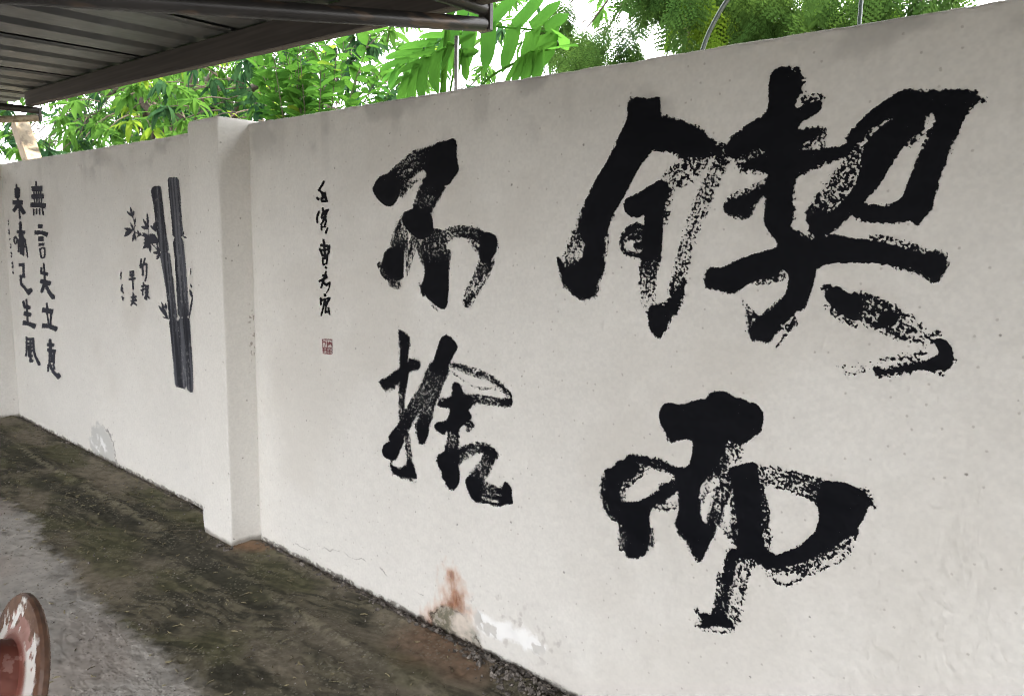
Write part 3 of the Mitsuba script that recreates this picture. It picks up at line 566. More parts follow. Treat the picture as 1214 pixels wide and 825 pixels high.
  ("s", [-62667,11969,-83,-109,0,-61140,11927,-80,-108,0]),
  ("s", [-61937,11786,-212,-17,0,-61870,11216,-212,-19,0]),
  ("s", [-62871,11343,-139,-161,0,-60770,11273,-132,-157,0]),
  ("s", [-62051,11207,-310,20,0,-62752,10569,-315,18,0]),
  ("s", [-61880,11163,-281,-61,0,-61185,10630,-318,-84,0,-60405,10295,-364,-119,0]),
  ("s", [-60753,10294,57,-148,0,-60161,10373,57,-147,0]),
 ],
 'poem_4': [
  ("s", [-61858,9751,-212,-24,0,-61790,9336,-212,-25,0]),
  ("s", [-62868,9224,-122,-188,0,-60686,9262,-115,-183,0]),
  ("s", [-61932,9062,-198,-25,0,-61745,8179,-197,-27,0]),
  ("s", [-61091,9127,-193,-12,0,-61383,8211,-195,-14,0]),
  ("s", [-63137,8024,-92,-190,0,-61671,8101,-134,-156,0,-60140,8020,-227,-195,0]),
 ],
 'poem_5': [
  ("s", [-61721,7068,-336,-46,0,-61673,6541,-336,-48,0]),
  ("s", [-62396,6678,-50,-123,0,-60888,6794,-48,-121,0]),
  ("s", [-62380,6293,-112,-138,0,-60654,6335,-107,-135,0]),
  ("s", [-61958,6296,-230,-26,0,-62117,5311,-232,-29,0]),
  ("s", [-60981,6298,-224,-23,0,-61204,5422,-226,-26,0]),
  ("s", [-62042,5858,-28,-78,0,-61046,5952,-27,-77,0]),
  ("s", [-62116,5473,-24,-89,0,-61055,5589,-23,-88,0]),
  ("s", [-61523,6238,-182,-22,0,-61607,5480,-183,-24,0]),
  ("s", [-62452,5140,-187,-25,0,-62515,4655,-187,-26,0]),
  ("s", [-62026,5161,-284,-84,0,-61418,4754,-260,-96,0,-60336,4449,-300,-135,0]),
  ("s", [-60672,4510,237,-110,0,-60115,4712,234,-109,0]),
  ("s", [-61349,5277,-175,-43,0,-61105,5008,-174,-44,0]),
 ],
 'poem_6': [
  ("s", [-66685,18430,-171,2,0,-66699,17992,-171,1,0]),
  ("s", [-66573,18044,-656,19,0,-66680,17571,-601,14,0]),
  ("s", [-66583,17624,-199,0,0,-66580,17258,-200,-1,0]),
  ("s", [-67854,17125,-32,-167,0,-65519,17093,-30,-162,0]),
  ("s", [-66438,17255,-199,-1,0,-66455,15917,-200,-4,0]),
  ("s", [-66624,16938,-307,80,0,-67766,16491,-315,80,0]),
  ("s", [-66322,16888,-383,-64,0,-65391,16285,-375,-66,0]),
 ],
 'poem_7': [
  ("s", [-67773,14554,-181,-26,0,-67457,14276,-190,-3,0,-67909,13959,14,62,0,-68162,14266,192,4,0,-67802,14554,176,-17,0]),
  ("s", [-66450,15558,-343,-5,0,-66498,14957,-344,-7,0]),
  ("s", [-67374,14895,-50,-122,0,-65449,14873,-47,-119,0]),
  ("s", [-66472,14819,-574,-27,0,-66405,14356,-574,-30,0]),
  ("s", [-67104,14300,-203,-3,0,-67305,13406,-204,-5,0]),
  ("s", [-66508,14401,-373,-9,0,-66643,13282,-375,-14,0]),
  ("s", [-65885,14409,-211,-2,0,-66217,13153,-214,-5,0]),
  ("s", [-65569,14322,-168,-10,0,-65291,13040,-167,-13,0]),
  ("s", [-67212,14205,1,-75,0,-65356,14279,1,-73,0]),
  ("s", [-67156,13813,-28,-57,0,-65599,13797,-27,-56,0]),
 ],
 'poem_8': [
  ("s", [-67482,12362,-3,-123,0,-66176,12437,-2,-121,0]),
  ("s", [-66376,12430,-287,-10,0,-66575,11521,-289,-13,0]),
  ("s", [-67476,11481,-34,-113,0,-66195,11529,-33,-111,0]),
  ("s", [-67224,11548,-274,-17,0,-67272,10881,-275,-19,0]),
  ("s", [-67267,10903,-301,-97,0,-66336,10578,-270,-87,0,-65486,10266,-401,-131,0]),
  ("s", [-65780,10412,157,-131,0,-64869,10596,154,-129,0]),
 ],
 'poem_9': [
  ("s", [-66286,9743,-236,-19,0,-66411,7935,-237,-24,0]),
  ("s", [-67064,9536,-308,-37,0,-66968,9208,-307,-38,0]),
  ("s", [-66983,9140,-72,-150,0,-65517,9202,-69,-147,0]),
  ("s", [-67163,8623,-138,-176,0,-65506,8642,-132,-173,0]),
  ("s", [-67533,7861,-135,-202,0,-66252,7905,-174,-164,0,-64715,7808,-273,-206,0]),
 ],
 'poem_10': [
  ("s", [-66964,6762,-241,-25,0,-67155,5722,-241,-24,0,-67424,5259,-239,-17,0]),
  ("s", [-67131,6610,-23,-104,0,-65245,6799,-21,-102,0]),
  ("s", [-65439,6802,-300,-40,0,-65345,5699,-263,-51,0,-64411,4943,-339,-91,0]),
  ("s", [-66760,6309,-15,-69,0,-65648,6425,-14,-68,0]),
  ("s", [-66652,6038,-17,-81,0,-65641,6146,-17,-80,0]),
  ("s", [-66714,5749,-15,-70,0,-65701,5861,-14,-69,0]),
  ("s", [-66087,6513,-270,-29,0,-66361,4907,-273,-34,0]),
  ("s", [-66566,6126,-170,-18,0,-66745,5292,-171,-20,0]),
  ("s", [-66747,5280,7,-78,0,-65725,5432,7,-77,0]),
  ("s", [-66690,4924,7,-84,0,-65668,5080,7,-83,0]),
 ],
 'poem_signature': [
  ("s", [-69178,15795,-79,7,10,-69257,15719,-166,-9,10,-69105,15596,-83,-1,20,-69285,15472,-184,0,10,-69152,15396,-59,-11,10]),
  ("s", [-69226,15082,-108,8,10,-69305,15005,-227,-15,10,-69150,14892,-114,-2,20,-69329,14776,-251,-2,10,-69195,14701,-81,-16,10]),
  ("s", [-69131,14463,-65,4,10,-69209,14385,-134,-14,10,-69041,14330,-67,1,20,-69267,14270,-147,5,10,-69133,14195,-48,-10,10]),
  ("s", [-69032,13987,-79,5,10,-69110,13909,-166,-13,10,-68956,13797,-83,0,20,-69195,13677,-182,2,10,-69061,13603,-59,-12,10]),
  ("s", [-69038,13316,-87,5,10,-69117,13237,-182,-15,10,-68968,13102,-91,-3,20,-69152,12958,-201,-6,10,-69018,12885,-65,-14,10]),
  ("s", [-68976,12550,-115,6,10,-69055,12470,-243,-20,10,-68911,12311,-122,-8,20,-69041,12143,-269,-17,10,-68907,12071,-86,-20,10]),
  ("s", [-68994,11826,-87,3,10,-69073,11746,-178,-25,10,-68901,11710,-91,-7,20,-69063,11659,-201,-9,10,-68929,11588,-65,-15,10]),
 ],
 'bamboo_1': [
  ("p", [0,-43674,17450,-43122,17551,-42475,17580,-42460,17183,-42369,16433,-42251,15766,-42133,15098,-41968,14514,-41852,14014,-42934,13919,-43095,14581,-43253,15260,-43354,15939,-43459,16575,-43641,17044]),
  ("p", [0,-43013,13852,-41789,13922,-41742,13761,-41642,13079,-41475,12228,-41350,11373,-41248,10707,-41198,10364,-42223,10201,-42246,10826,-42339,11600,-42518,12367,-42729,13037,-42921,13690]),
  ("p", [0,-42226,10162,-41159,10338,-41099,9658,-40964,8896,-40796,8040,-40619,7282,-40527,6493,-41144,6502,-41820,6475,-41886,7114,-41937,7903,-42012,8883,-42115,9563]),
 ],
 'bamboo_2': [
  ("p", [0,-41592,17894,-41367,17967,-40340,17912,-40313,17448,-40268,16806,-40223,16162,-40178,15517,-40136,14828,-41279,14798,-41335,15351,-41379,16010,-41452,16748,-41540,17322]),
  ("p", [0,-41317,14714,-40139,14767,-40026,13837,-39938,13053,-39903,12123,-39858,11284,-39802,10573,-41105,10468,-41110,11293,-41131,12151,-41153,13004,-41161,13778]),
  ("p", [0,-41114,10371,-39769,10500,-39745,9879,-39708,8934,-39668,7792,-39663,6463,-40086,6430,-40406,6481,-40554,7095,-40722,7951,-40890,8807,-41016,9665]),
 ],
 'bamboo_leaves': [
  ("s", [-46575,16492,-20,-2,0,-46512,16353,-102,-9,0,-46450,16215,-136,-12,0,-46375,16050,-81,-8,0,-46325,15940,-27,-3,0]),
  ("s", [-47098,16249,-15,-6,0,-46904,16164,-77,-31,0,-46711,16080,-102,-41,0,-46481,15980,-61,-24,0,-46328,15913,-20,-8,0]),
  ("s", [-46075,16265,-20,2,0,-46138,16177,-98,11,0,-46201,16089,-131,15,0,-46277,15984,-79,9,0,-46328,15913,-26,3,0]),
  ("s", [-45872,15867,-15,2,0,-45946,15774,-74,9,0,-46020,15682,-99,12,0,-46109,15570,-60,7,0,-46168,15496,-20,2,0]),
  ("s", [-46685,15603,-16,-3,0,-46567,15480,-82,-15,0,-46449,15358,-109,-21,0,-46309,15211,-65,-12,0,-46215,15114,-22,-4,0]),
  ("s", [-47597,15241,-7,-12,0,-47257,15216,-35,-60,0,-46919,15190,-46,-80,0,-46518,15160,-27,-48,0,-46254,15140,-9,-16,0]),
  ("s", [-47658,14768,20,-12,0,-47334,14867,99,-59,0,-47012,14965,131,-79,0,-46631,15081,78,-47,0,-46379,15158,26,-16,0]),
  ("s", [-47523,14970,7,-7,0,-47243,15022,35,-37,0,-46966,15073,46,-49,0,-46637,15135,27,-29,0,-46419,15175,9,-10,0]),
  ("s", [-46504,14486,26,-2,0,-46400,14637,130,-11,0,-46297,14788,173,-16,0,-46174,14968,103,-10,0,-46092,15088,34,-3,0]),
  ("s", [-45969,14538,18,3,0,-46035,14649,92,13,0,-46100,14759,123,17,0,-46179,14892,74,10,0,-46231,14980,25,3,0]),
  ("s", [-45790,15161,-16,-3,0,-45697,15073,-79,-17,0,-45603,14986,-105,-23,0,-45492,14881,-63,-14,0,-45417,14811,-21,-5,0]),
  ("s", [-45838,14762,11,-5,0,-45696,14819,56,-26,0,-45554,14876,75,-34,0,-45385,14943,45,-21,0,-45273,14988,15,-7,0]),
  ("s", [-44355,16118,-22,0,0,-44345,15898,-112,-3,0,-44335,15678,-150,-4,0,-44322,15415,-90,-3,0,-44314,15238,-30,-1,0]),
  ("s", [-44896,15775,-21,-4,0,-44761,15634,-106,-20,0,-44626,15493,-140,-27,0,-44464,15324,-84,-17,0,-44357,15212,-28,-6,0]),
  ("s", [-45209,15357,-11,-12,0,-44984,15325,-55,-62,0,-44760,15293,-73,-83,0,-44492,15255,-44,-50,0,-44315,15230,-14,-16,0]),
  ("s", [-43587,15583,-22,-2,0,-43542,15455,-109,-10,0,-43498,15328,-145,-13,0,-43444,15174,-87,-8,0,-43409,15072,-29,-3,0]),
  ("s", [-44015,15429,-17,-7,0,-43847,15348,-84,-33,0,-43680,15267,-111,-45,0,-43480,15171,-66,-27,0,-43347,15107,-22,-9,0]),
  ("s", [-43410,15600,-19,-1,0,-43389,15483,-94,-5,0,-43368,15366,-126,-7,0,-43342,15226,-75,-5,0,-43325,15132,-25,-2,0]),
  ("s", [-45089,14990,-18,-11,0,-44828,14916,-90,-56,0,-44569,14842,-119,-74,0,-44261,14754,-71,-44,0,-44057,14696,-23,-15,0]),
  ("s", [-44150,14929,-31,-18,0,-43921,14858,-156,-91,0,-43693,14787,-206,-122,0,-43422,14703,-123,-73,0,-43242,14647,-41,-24,0]),
  ("s", [-44926,14641,-10,-14,0,-44690,14618,-49,-70,0,-44457,14596,-65,-94,0,-44179,14568,-39,-56,0,-43994,14550,-13,-19,0]),
  ("s", [-45053,14420,0,-14,0,-44808,14431,2,-72,0,-44564,14442,3,-96,0,-44275,14454,2,-57,0,-44083,14463,1,-19,0]),
  ("s", [-45132,14093,23,-10,0,-44896,14195,113,-49,0,-44662,14296,149,-65,0,-44383,14416,89,-39,0,-44199,14495,29,-13,0]),
  ("s", [-44206,13896,24,1,0,-44191,14025,119,3,0,-44177,14153,159,3,0,-44160,14307,95,2,0,-44149,14410,32,1,0]),
  ("s", [-44580,14123,19,-5,0,-44445,14213,93,-24,0,-44310,14303,123,-32,0,-44149,14410,74,-19,0,-44042,14481,24,-6,0]),
  ("s", [-43340,14449,26,16,0,-43547,14510,132,82,0,-43756,14571,177,109,0,-44008,14645,107,66,0,-44176,14695,36,22,0]),
  ("s", [-43313,14338,-19,-4,0,-43228,14233,-96,-19,0,-43143,14128,-128,-25,0,-43041,14002,-77,-15,0,-42973,13918,-25,-5,0]),
  ("s", [-43829,13905,-3,-12,0,-43593,13905,-15,-58,0,-43360,13904,-19,-78,0,-43082,13904,-11,-46,0,-42898,13903,-4,-15,0]),
  ("s", [-43400,13529,23,-4,0,-43293,13622,116,-21,0,-43187,13716,153,-29,0,-43059,13827,92,-17,0,-42975,13901,31,-6,0]),
  ("s", [-42131,14007,-4,7,0,-42307,13977,-22,36,0,-42485,13947,-30,48,0,-42699,13912,-18,29,0,-42842,13887,-6,10,0]),
  ("s", [-39986,15129,-11,1,0,-40023,15060,-57,5,0,-40060,14991,-76,7,0,-40104,14908,-46,4,0,-40133,14853,-15,1,0]),
  ("s", [-39725,14752,7,5,0,-39818,14781,35,23,0,-39911,14811,47,31,0,-40022,14846,28,18,0,-40097,14869,9,6,0]),
  ("s", [-43415,14833,-29,-3,0,-43371,14705,-144,-14,0,-43327,14578,-192,-20,0,-43273,14425,-115,-12,0,-43238,14323,-38,-4,0]),
  ("s", [-46325,15940,-41,-5,0,-46042,15496,-42,-2,0,-46218,15087,-38,-9,0,-45306,14883,-22,-16,0,-44713,14732,-28,-14,0,-43764,14313,-30,-12,0,-42938,13885,-30,-12,0]),
  ("s", [-44312,15256,-40,-2,0,-44251,14737,-40,-2,0]),
  ("s", [-43454,10916,-18,-7,0,-43195,10761,-91,-35,0,-42937,10607,-120,-47,0,-42630,10424,-72,-28,0,-42427,10302,-24,-9,0]),
  ("s", [-43035,11133,-21,-4,0,-42952,10986,-104,-21,0,-42870,10839,-139,-28,0,-42770,10663,-83,-17,0,-42704,10546,-28,-6,0]),
  ("s", [-42560,11116,-21,-2,0,-42547,11027,-106,-13,0,-42535,10937,-141,-17,0,-42520,10829,-85,-10,0,-42510,10757,-28,-3,0]),
  ("s", [-42805,10834,-16,-4,0,-42680,10678,-78,-19,0,-42555,10523,-103,-26,0,-42406,10337,-62,-16,0,-42307,10214,-20,-5,0]),
  ("s", [-43077,10309,-4,-5,0,-42828,10294,-19,-26,0,-42580,10280,-26,-35,0,-42285,10263,-15,-21,0,-42090,10251,-5,-7,0]),
  ("s", [-39632,12064,-20,-4,0,-39554,11943,-100,-21,0,-39477,11822,-133,-29,0,-39384,11677,-79,-17,0,-39322,11581,-26,-6,0]),
  ("s", [-39289,11741,-14,0,0,-39429,11423,-72,1,0,-39569,11103,-97,1,0,-39738,10715,-58,0,0,-39852,10456,-20,0,0]),
  ("s", [-39489,12350,-14,-3,0,-39455,12301,-70,-16,0,-39420,12252,-94,-21,0,-39378,12193,-56,-13,0,-39351,12154,-19,-4,0]),
  ("s", [-39434,13211,-7,-1,0,-39428,13108,-37,-3,0,-39423,13005,-49,-4,0,-39416,12881,-29,-2,0,-39412,12798,-10,-1,0]),
 ],
 'blessing_text': [
  ("s", [-45445,13486,-117,0,0,-45599,12976,-118,0,0]),
  ("s", [-45729,13073,34,-57,0,-44709,13240,33,-56,0]),
  ("s", [-44903,13553,-98,10,0,-45172,13224,-99,10,0]),
  ("s", [-45310,13038,-129,-7,0,-45320,12553,-130,-8,0]),
  ("s", [-44735,13209,-115,-3,0,-44856,12553,-115,0,0,-45053,12242,-112,6,0]),
  ("s", [-45299,12129,-94,-2,0,-45423,11665,-94,-3,0]),
  ("s", [-45680,11885,23,-43,0,-45059,11989,22,-43,0]),
  ("s", [-45756,11635,34,-41,0,-45082,11786,34,-41,0]),
  ("s", [-45470,11662,-95,-5,0,-45502,11385,-95,-6,0]),
  ("s", [-45012,11992,-117,-9,0,-45015,11151,-117,-10,0]),
  ("s", [-44974,11923,24,-42,0,-44645,11981,24,-42,0]),
  ("s", [-44693,11958,-91,1,0,-44814,11700,-91,1,0]),
  ("s", [-45129,11580,-90,-31,0,-44590,11239,-89,-31,0]),
  ("s", [-44730,11634,-89,17,0,-45290,11194,-90,16,0]),
  ("s", [-47152,12679,7,-51,0,-46486,12737,7,-51,0]),
  ("s", [-47091,12578,-93,-20,0,-46961,12438,-93,-21,0]),
  ("s", [-46593,12650,-88,12,0,-46786,12467,-89,12,0]),
  ("s", [-47156,12450,3,-46,0,-46515,12499,3,-46,0]),
  ("s", [-47334,12213,13,-56,0,-46343,12322,13,-55,0]),
  ("s", [-46779,12725,-111,-7,0,-46763,11660,-111,-9,0]),
  ("s", [-46816,11428,-110,-15,0,-46763,11265,-110,-16,0]),
  ("s", [-47172,11135,14,-46,0,-46328,11251,13,-45,0]),
  ("s", [-46774,11171,-104,8,0,-47004,10894,-105,7,0]),
  ("s", [-47199,10913,10,-46,0,-46307,11024,9,-46,0]),
  ("s", [-46489,11116,-87,21,0,-47232,10648,-89,21,0]),
  ("s", [-47004,10894,-70,-43,0,-46342,10732,-68,-43,0]),
 ],
 'blessing_signature': [
  ("s", [-48390,12606,-115,-4,30,-48471,12179,-116,-4,30]),
  ("s", [-48561,12472,20,-29,30,-48247,12528,20,-29,30]),
  ("s", [-48583,12301,20,-29,30,-48269,12358,20,-29,30]),
  ("s", [-48336,11847,-89,0,0,-48449,11564,-89,-1,0]),
  ("s", [-48524,11581,-81,-23,0,-48197,11345,-80,-24,0]),
  ("s", [-48207,11663,-65,12,0,-48547,11410,-66,11,0]),
  ("s", [-48431,11118,-89,-15,0,-48307,10892,-88,-16,0]),
  ("s", [-48451,10968,31,-27,0,-48134,11052,31,-27,0]),
 ],
 'signature': [
  ("s", [-27267,17270,-52,18,0,-27402,17130,-50,19,0,-27632,16939,-49,20,0]),
  ("s", [-27626,16928,-40,-25,0,-27411,16811,-40,-25,0]),
  ("s", [-27452,16774,10,-34,0,-27163,16797,10,-34,0]),
  ("s", [-27412,16762,-52,-3,0,-27371,16590,-52,-4,0]),
  ("s", [-27402,16667,10,-26,0,-27139,16698,10,-26,0]),
  ("s", [-27789,16606,-50,-31,0,-27670,16542,-50,-31,0]),
  ("s", [-27471,16569,-58,-7,0,-27421,16446,-58,-7,0]),
  ("s", [-27421,16453,8,-34,0,-27067,16477,8,-34,0]),
  ("s", [-27168,16601,-60,-14,0,-27067,16462,-60,-14,0]),
  ("s", [-27371,16597,2,-30,0,-27109,16599,2,-30,0]),
  ("s", [-27383,16162,-59,3,0,-27392,16094,-59,3,0]),
  ("s", [-27672,16027,-54,10,0,-27800,15789,-56,5,0,-27793,15588,-57,-1,0]),
  ("s", [-26960,16119,-23,23,0,-27157,16053,-37,36,0,-27389,15971,-45,19,0,-27493,15788,-38,7,0]),
  ("s", [-27424,15902,16,-29,0,-27127,15957,16,-29,0]),
  ("s", [-27038,16082,-43,9,0,-27161,15893,-43,9,0]),
  ("s", [-27507,15765,8,-34,0,-27151,15793,8,-34,0]),
  ("s", [-27226,15920,-51,7,0,-27325,15672,-49,12,0,-27528,15499,-44,17,0]),
  ("s", [-27397,15664,2,-31,0,-27154,15671,-48,-13,0,-27251,15472,-51,8,0]),
  ("s", [-27515,15499,-50,-2,0,-27495,15263,-50,-2,0]),
  ("s", [-27438,15395,-3,-17,0,-27175,15384,-3,-17,0]),
  ("s", [-27071,15335,-49,10,0,-27195,15134,-49,10,0]),
  ("s", [-27372,14836,-65,-10,0,-27296,14648,-65,-11,0]),
  ("s", [-27657,14464,-59,-16,0,-27456,14187,-58,-16,0]),
  ("s", [-27578,14617,-11,-48,0,-26947,14586,-10,-47,0]),
  ("s", [-26962,14586,-65,3,0,-27028,14293,-65,3,0]),
  ("s", [-27337,14751,-66,-4,0,-27279,14192,-66,-5,0]),
  ("s", [-27614,14408,4,-32,0,-27009,14457,4,-32,0]),
  ("s", [-27516,14176,7,-34,0,-27073,14223,7,-34,0]),
  ("s", [-27460,14065,-44,-4,0,-27423,13788,-44,-4,0]),
  ("s", [-27431,14049,17,-30,0,-27164,14109,17,-30,0]),
  ("s", [-27135,14109,-55,0,0,-27156,13867,-55,-1,0]),
  ("s", [-27424,13771,19,-15,0,-27229,13856,18,-15,0]),
  ("s", [-27263,13708,-46,-24,0,-27191,13658,-46,-24,0]),
  ("s", [-27224,13501,-49,6,0,-27341,13269,-50,6,0]),
  ("s", [-27488,13333,8,-34,0,-27184,13372,8,-34,0]),
  ("s", [-27735,13075,29,-32,0,-27142,13287,28,-31,0]),
  ("s", [-27326,13279,-59,10,0,-27474,13045,-59,10,0]),
  ("s", [-27459,13054,-53,8,0,-27592,12819,-53,7,0]),
  ("s", [-27459,13054,-40,-31,0,-27166,12929,-40,-31,0]),
  ("s", [-27210,12953,32,-30,0,-26972,13053,32,-30,0]),
  ("s", [-26972,13053,-65,1,0,-27022,12837,-28,4,0,-27219,12603,-13,3,0]),
  ("s", [-27355,12525,-59,-31,0,-27296,12485,-59,-31,0]),
  ("s", [-27628,12349,-60,-4,0,-27636,12092,-60,-4,0]),
  ("s", [-27571,12265,15,-26,0,-27062,12403,15,-26,0]),
  ("s", [-26989,12408,-49,11,0,-27156,12196,-50,11,0]),
  ("s", [-27360,12336,-52,0,0,-27427,12045,-51,3,0,-27619,11623,-51,4,0]),
  ("s", [-27408,12214,2,-31,0,-27140,12241,2,-30,0]),
  ("s", [-27382,12083,16,-26,0,-27143,12153,16,-26,0]),
  ("s", [-27249,12058,-51,1,0,-27323,11779,-52,0,0]),
  ("s", [-27323,11770,11,-29,0,-27078,11824,11,-29,0]),
  ("s", [-27088,11972,-55,-9,0,-27022,11714,-55,-10,0]),
 ],
 'seal': [
  ("s", [-27574,10563,0,-15,0,-27213,10606,-1,-15,0,-26869,10625,-2,-15,0]),
  ("s", [-27563,10564,-23,-3,0,-27560,10275,-23,-3,0,-27511,9983,-23,-4,0]),
  ("s", [-26869,10625,-20,-2,0,-26868,10309,-20,-2,0,-26885,10007,-20,-2,0]),
  ("s", [-27511,9973,-3,-12,0,-27219,9983,-2,-12,0,-26885,10003,-2,-12,0]),
  ("s", [-27220,10592,-16,-2,0,-27206,10299,-16,-2,0,-27214,9983,-16,-2,0]),
  ("s", [-27566,10456,0,-15,0,-27317,10482,0,-15,0]),
  ("s", [-27360,10565,-25,-3,0,-27363,10457,-25,-3,0]),
  ("s", [-27318,10462,-24,1,0,-27390,10293,-24,1,0]),
  ("s", [-27527,10218,-1,-15,0,-27257,10240,-1,-15,0]),
  ("s", [-27279,10224,-25,-3,0,-27273,10037,-25,-3,0]),
  ("s", [-27456,10192,-25,-3,0,-27460,10043,-25,-3,0]),
  ("s", [-27485,10094,1,-15,0,-27305,10121,1,-15,0]),
  ("s", [-27149,10506,-25,-3,0,-27153,10358,-25,-3,0]),
  ("s", [-27049,10516,-24,-4,0,-27030,10385,-24,-4,0]),
  ("s", [-26982,10510,-23,-7,0,-26898,10372,-23,-7,0]),
  ("s", [-27140,10433,1,-15,0,-26917,10463,1,-15,0]),
  ("s", [-27122,10255,-4,-15,0,-26967,10258,-23,-7,0,-27058,10141,-22,4,0]),
  ("s", [-27101,10217,-24,-5,0,-27081,10139,-24,-5,0]),
  ("s", [-27149,10078,2,-14,0,-26926,10116,2,-14,0]),
  ("s", [-27037,10104,-24,-4,0,-27028,10011,-24,-4,0]),
 ],
}

def paint_mesh(strokes, cell, edge, solid=-.06, lift=.0022, grain=.0038, ragged=1.0, grow=0.0, cap=.8):
    """The paint film that the strokes leave on rough plaster, as a mesh that follows the wall: dry strokes only catch the plaster's high spots."""
    pts = []
    for kind, s in strokes:
        a = np.array(s if kind == 's' else s[1:], float)
        pts.append(a.reshape(-1, 5)[:, :2] if kind == 's' else a.reshape(-1, 2))
    pts = np.concatenate(pts) / 1e4
    lo, hi = pts.min(0) - .09, pts.max(0) + .09
    nx, nz = np.ceil((hi - lo) / cell).astype(int) + 1
    D = np.full((nz, nx), 3.0)
    for i, (kind, s) in enumerate(strokes):
        if kind == 's':
            a = np.array(s, float).reshape(-1, 5) / np.array([1e4, 1e4, 1e4, 1e4, 100])
            n = max(6, int(np.linalg.norm(np.diff(a[:, :2], axis=0), axis=1).max() / cell * 2.2))
            q = spline(a, n)
            seg = np.concatenate([[0], np.cumsum(np.linalg.norm(np.diff(q[:, :2], axis=0), axis=1))])
            caps = []
            for e, f, sgn in ((q[0], q[1], -1), (q[-1], q[-2], 1)):
                dirn = (e[:2] - f[:2]); dirn /= max(np.linalg.norm(dirn), 1e-9); hw = np.linalg.norm(e[2:4])
                m = max(2, int(hw / cell * 2.2)); u = (np.arange(1, m + 1) / m)[:, None]
                c = np.concatenate([e[:2] + dirn * u * hw * cap, e[2:4] * np.sqrt(np.maximum(1 - u**2, 0)), np.full((m, 1), e[4])], 1)
                caps.append((c, (seg[0] if sgn < 0 else seg[-1]) + sgn * u[:, 0] * hw))
            q = np.concatenate([caps[0][0][::-1], q, caps[1][0]]); ss = np.concatenate([caps[0][1][::-1], seg, caps[1][1]])
            nrm_ = np.maximum(np.linalg.norm(q[:, 2:4], axis=1), 1e-6); dirv = q[:, 2:4] / nrm_[:, None]
            hw = np.maximum(nrm_ + grow, 1e-5); hm = hw.max() + edge
            t = np.linspace(-1, 1, max(5, int(2 * hm / cell * 2.2))) * hm
            R, S_ = np.meshgrid(t, ss); HW = hw[:, None]
            px = q[:, None, 0] + dirv[:, None, 0] * R; pz = q[:, None, 1] + dirv[:, None, 1] * R
            e = (np.abs(R) - HW) / edge
            dry = np.repeat(q[:, 4:5], len(t), 1)
            br = .5 * meshkit.fbm(np.stack([S_ / .09, R / .0075 + 13 * i, np.full_like(R, i * 3.1)], -1), 2, 60) + .5 * meshkit.noise(np.stack([S_ / .022, R / .0032 + 7 * i, np.full_like(R, i * 1.7)], -1), 61)
            d = np.where(dry > .02, dry * .92 - .06 + .95 * (br - .5) * np.clip(dry * 2.2, 0, 1), solid)
            d = d + (1.3 - d) * np.clip((e + 1) / 2, 0, 1) ** 1.3
            ok = e < 1
            ix = np.rint((px[ok] - lo[0]) / cell).astype(int); iz = np.rint((pz[ok] - lo[1]) / cell).astype(int)
            k = (ix >= 0) & (ix < nx) & (iz >= 0) & (iz < nz)
            np.minimum.at(D, (iz[k], ix[k]), d[ok][k])
        else:
            P = np.array(s[1:], float).reshape(-1, 2) / 1e4
            P = .75 * np.repeat(P, 2, 0) + .25 * np.roll(np.repeat(P, 2, 0)[:], -1, 0)[np.arange(2 * len(P))] if False else P
            Q = np.empty((2 * len(P), 2)); N = np.roll(P, -1, 0); Q[0::2] = .8 * P + .2 * N; Q[1::2] = .2 * P + .8 * N
            gxx, gzz = np.meshgrid(lo[0] + np.arange(nx) * cell, lo[1] + np.arange(nz) * cell)
            ins = np.zeros((nz, nx), bool)
            for (x0, z0), (x1, z1) in zip(Q, np.roll(Q, -1, 0)):
                cr = (z0 > gzz) != (z1 > gzz)
                if z1 != z0: ins ^= cr & (gxx < (x1 - x0) * (gzz - z0) / (z1 - z0) + x0)
            sd = (ndimage.distance_transform_edt(~ins) - ndimage.distance_transform_edt(ins)) * cell
            sd = ndimage.gaussian_filter(sd, 1.1)
            crisp = np.clip((n3(gxx, gzz, .11, 71, 2) - .40) * 3.2, 0, 1)
            sd = sd + ragged * (.002 + .007 * crisp) * (n3(gxx, gzz, .03, 70, 4) - .5) - grow
            # the edge is wet and crisp in places, dry and broken in others
            ew = edge * (.18 + 1.9 * crisp) if ragged > 0 else edge
            ew = np.maximum(ew, 1.7 * cell)
            d = solid + s[0] / 100
            D = np.minimum(D, d + (1.3 - d) * np.clip((sd / ew + 1) / 2, 0, 1) ** 1.3)
    gxx, gzz = np.meshgrid(lo[0] + np.arange(nx) * cell, lo[1] + np.arange(nz) * cell)
    a, b = gxx * .82 + gzz * .57, -gxx * .57 + gzz * .82
    U = .62 * meshkit.noise(np.stack([a / grain, b / grain * .8, np.zeros_like(a)], -1), 80) + .38 * meshkit.noise(np.stack([b / grain * 2.1, a / grain * 2.1, np.ones_like(a)], -1), 81)
    U = np.clip((U - .5) / .62 + .5, 0, 1)
    Fv = np.clip(U - D, -1, 1)
    if ragged < .5: Fv = ndimage.gaussian_filter(Fv, .8)
    Fv[0] = Fv[-1] = -1; Fv[:, 0] = Fv[:, -1] = -1
    # marching squares, whole cells joined into runs
    c00, c10, c11, c01 = Fv[:-1, :-1], Fv[:-1, 1:], Fv[1:, 1:], Fv[1:, :-1]
    code = (c00 > 0) * 1 + (c10 > 0) * 2 + (c11 > 0) * 4 + (c01 > 0) * 8
    tri = []
    full = np.pad(code == 15, ((0, 0), (1, 1))).astype(np.int8); df = np.diff(full, axis=1)
    r0, s0 = np.nonzero(df == 1); e0 = np.nonzero(df == -1)[1]
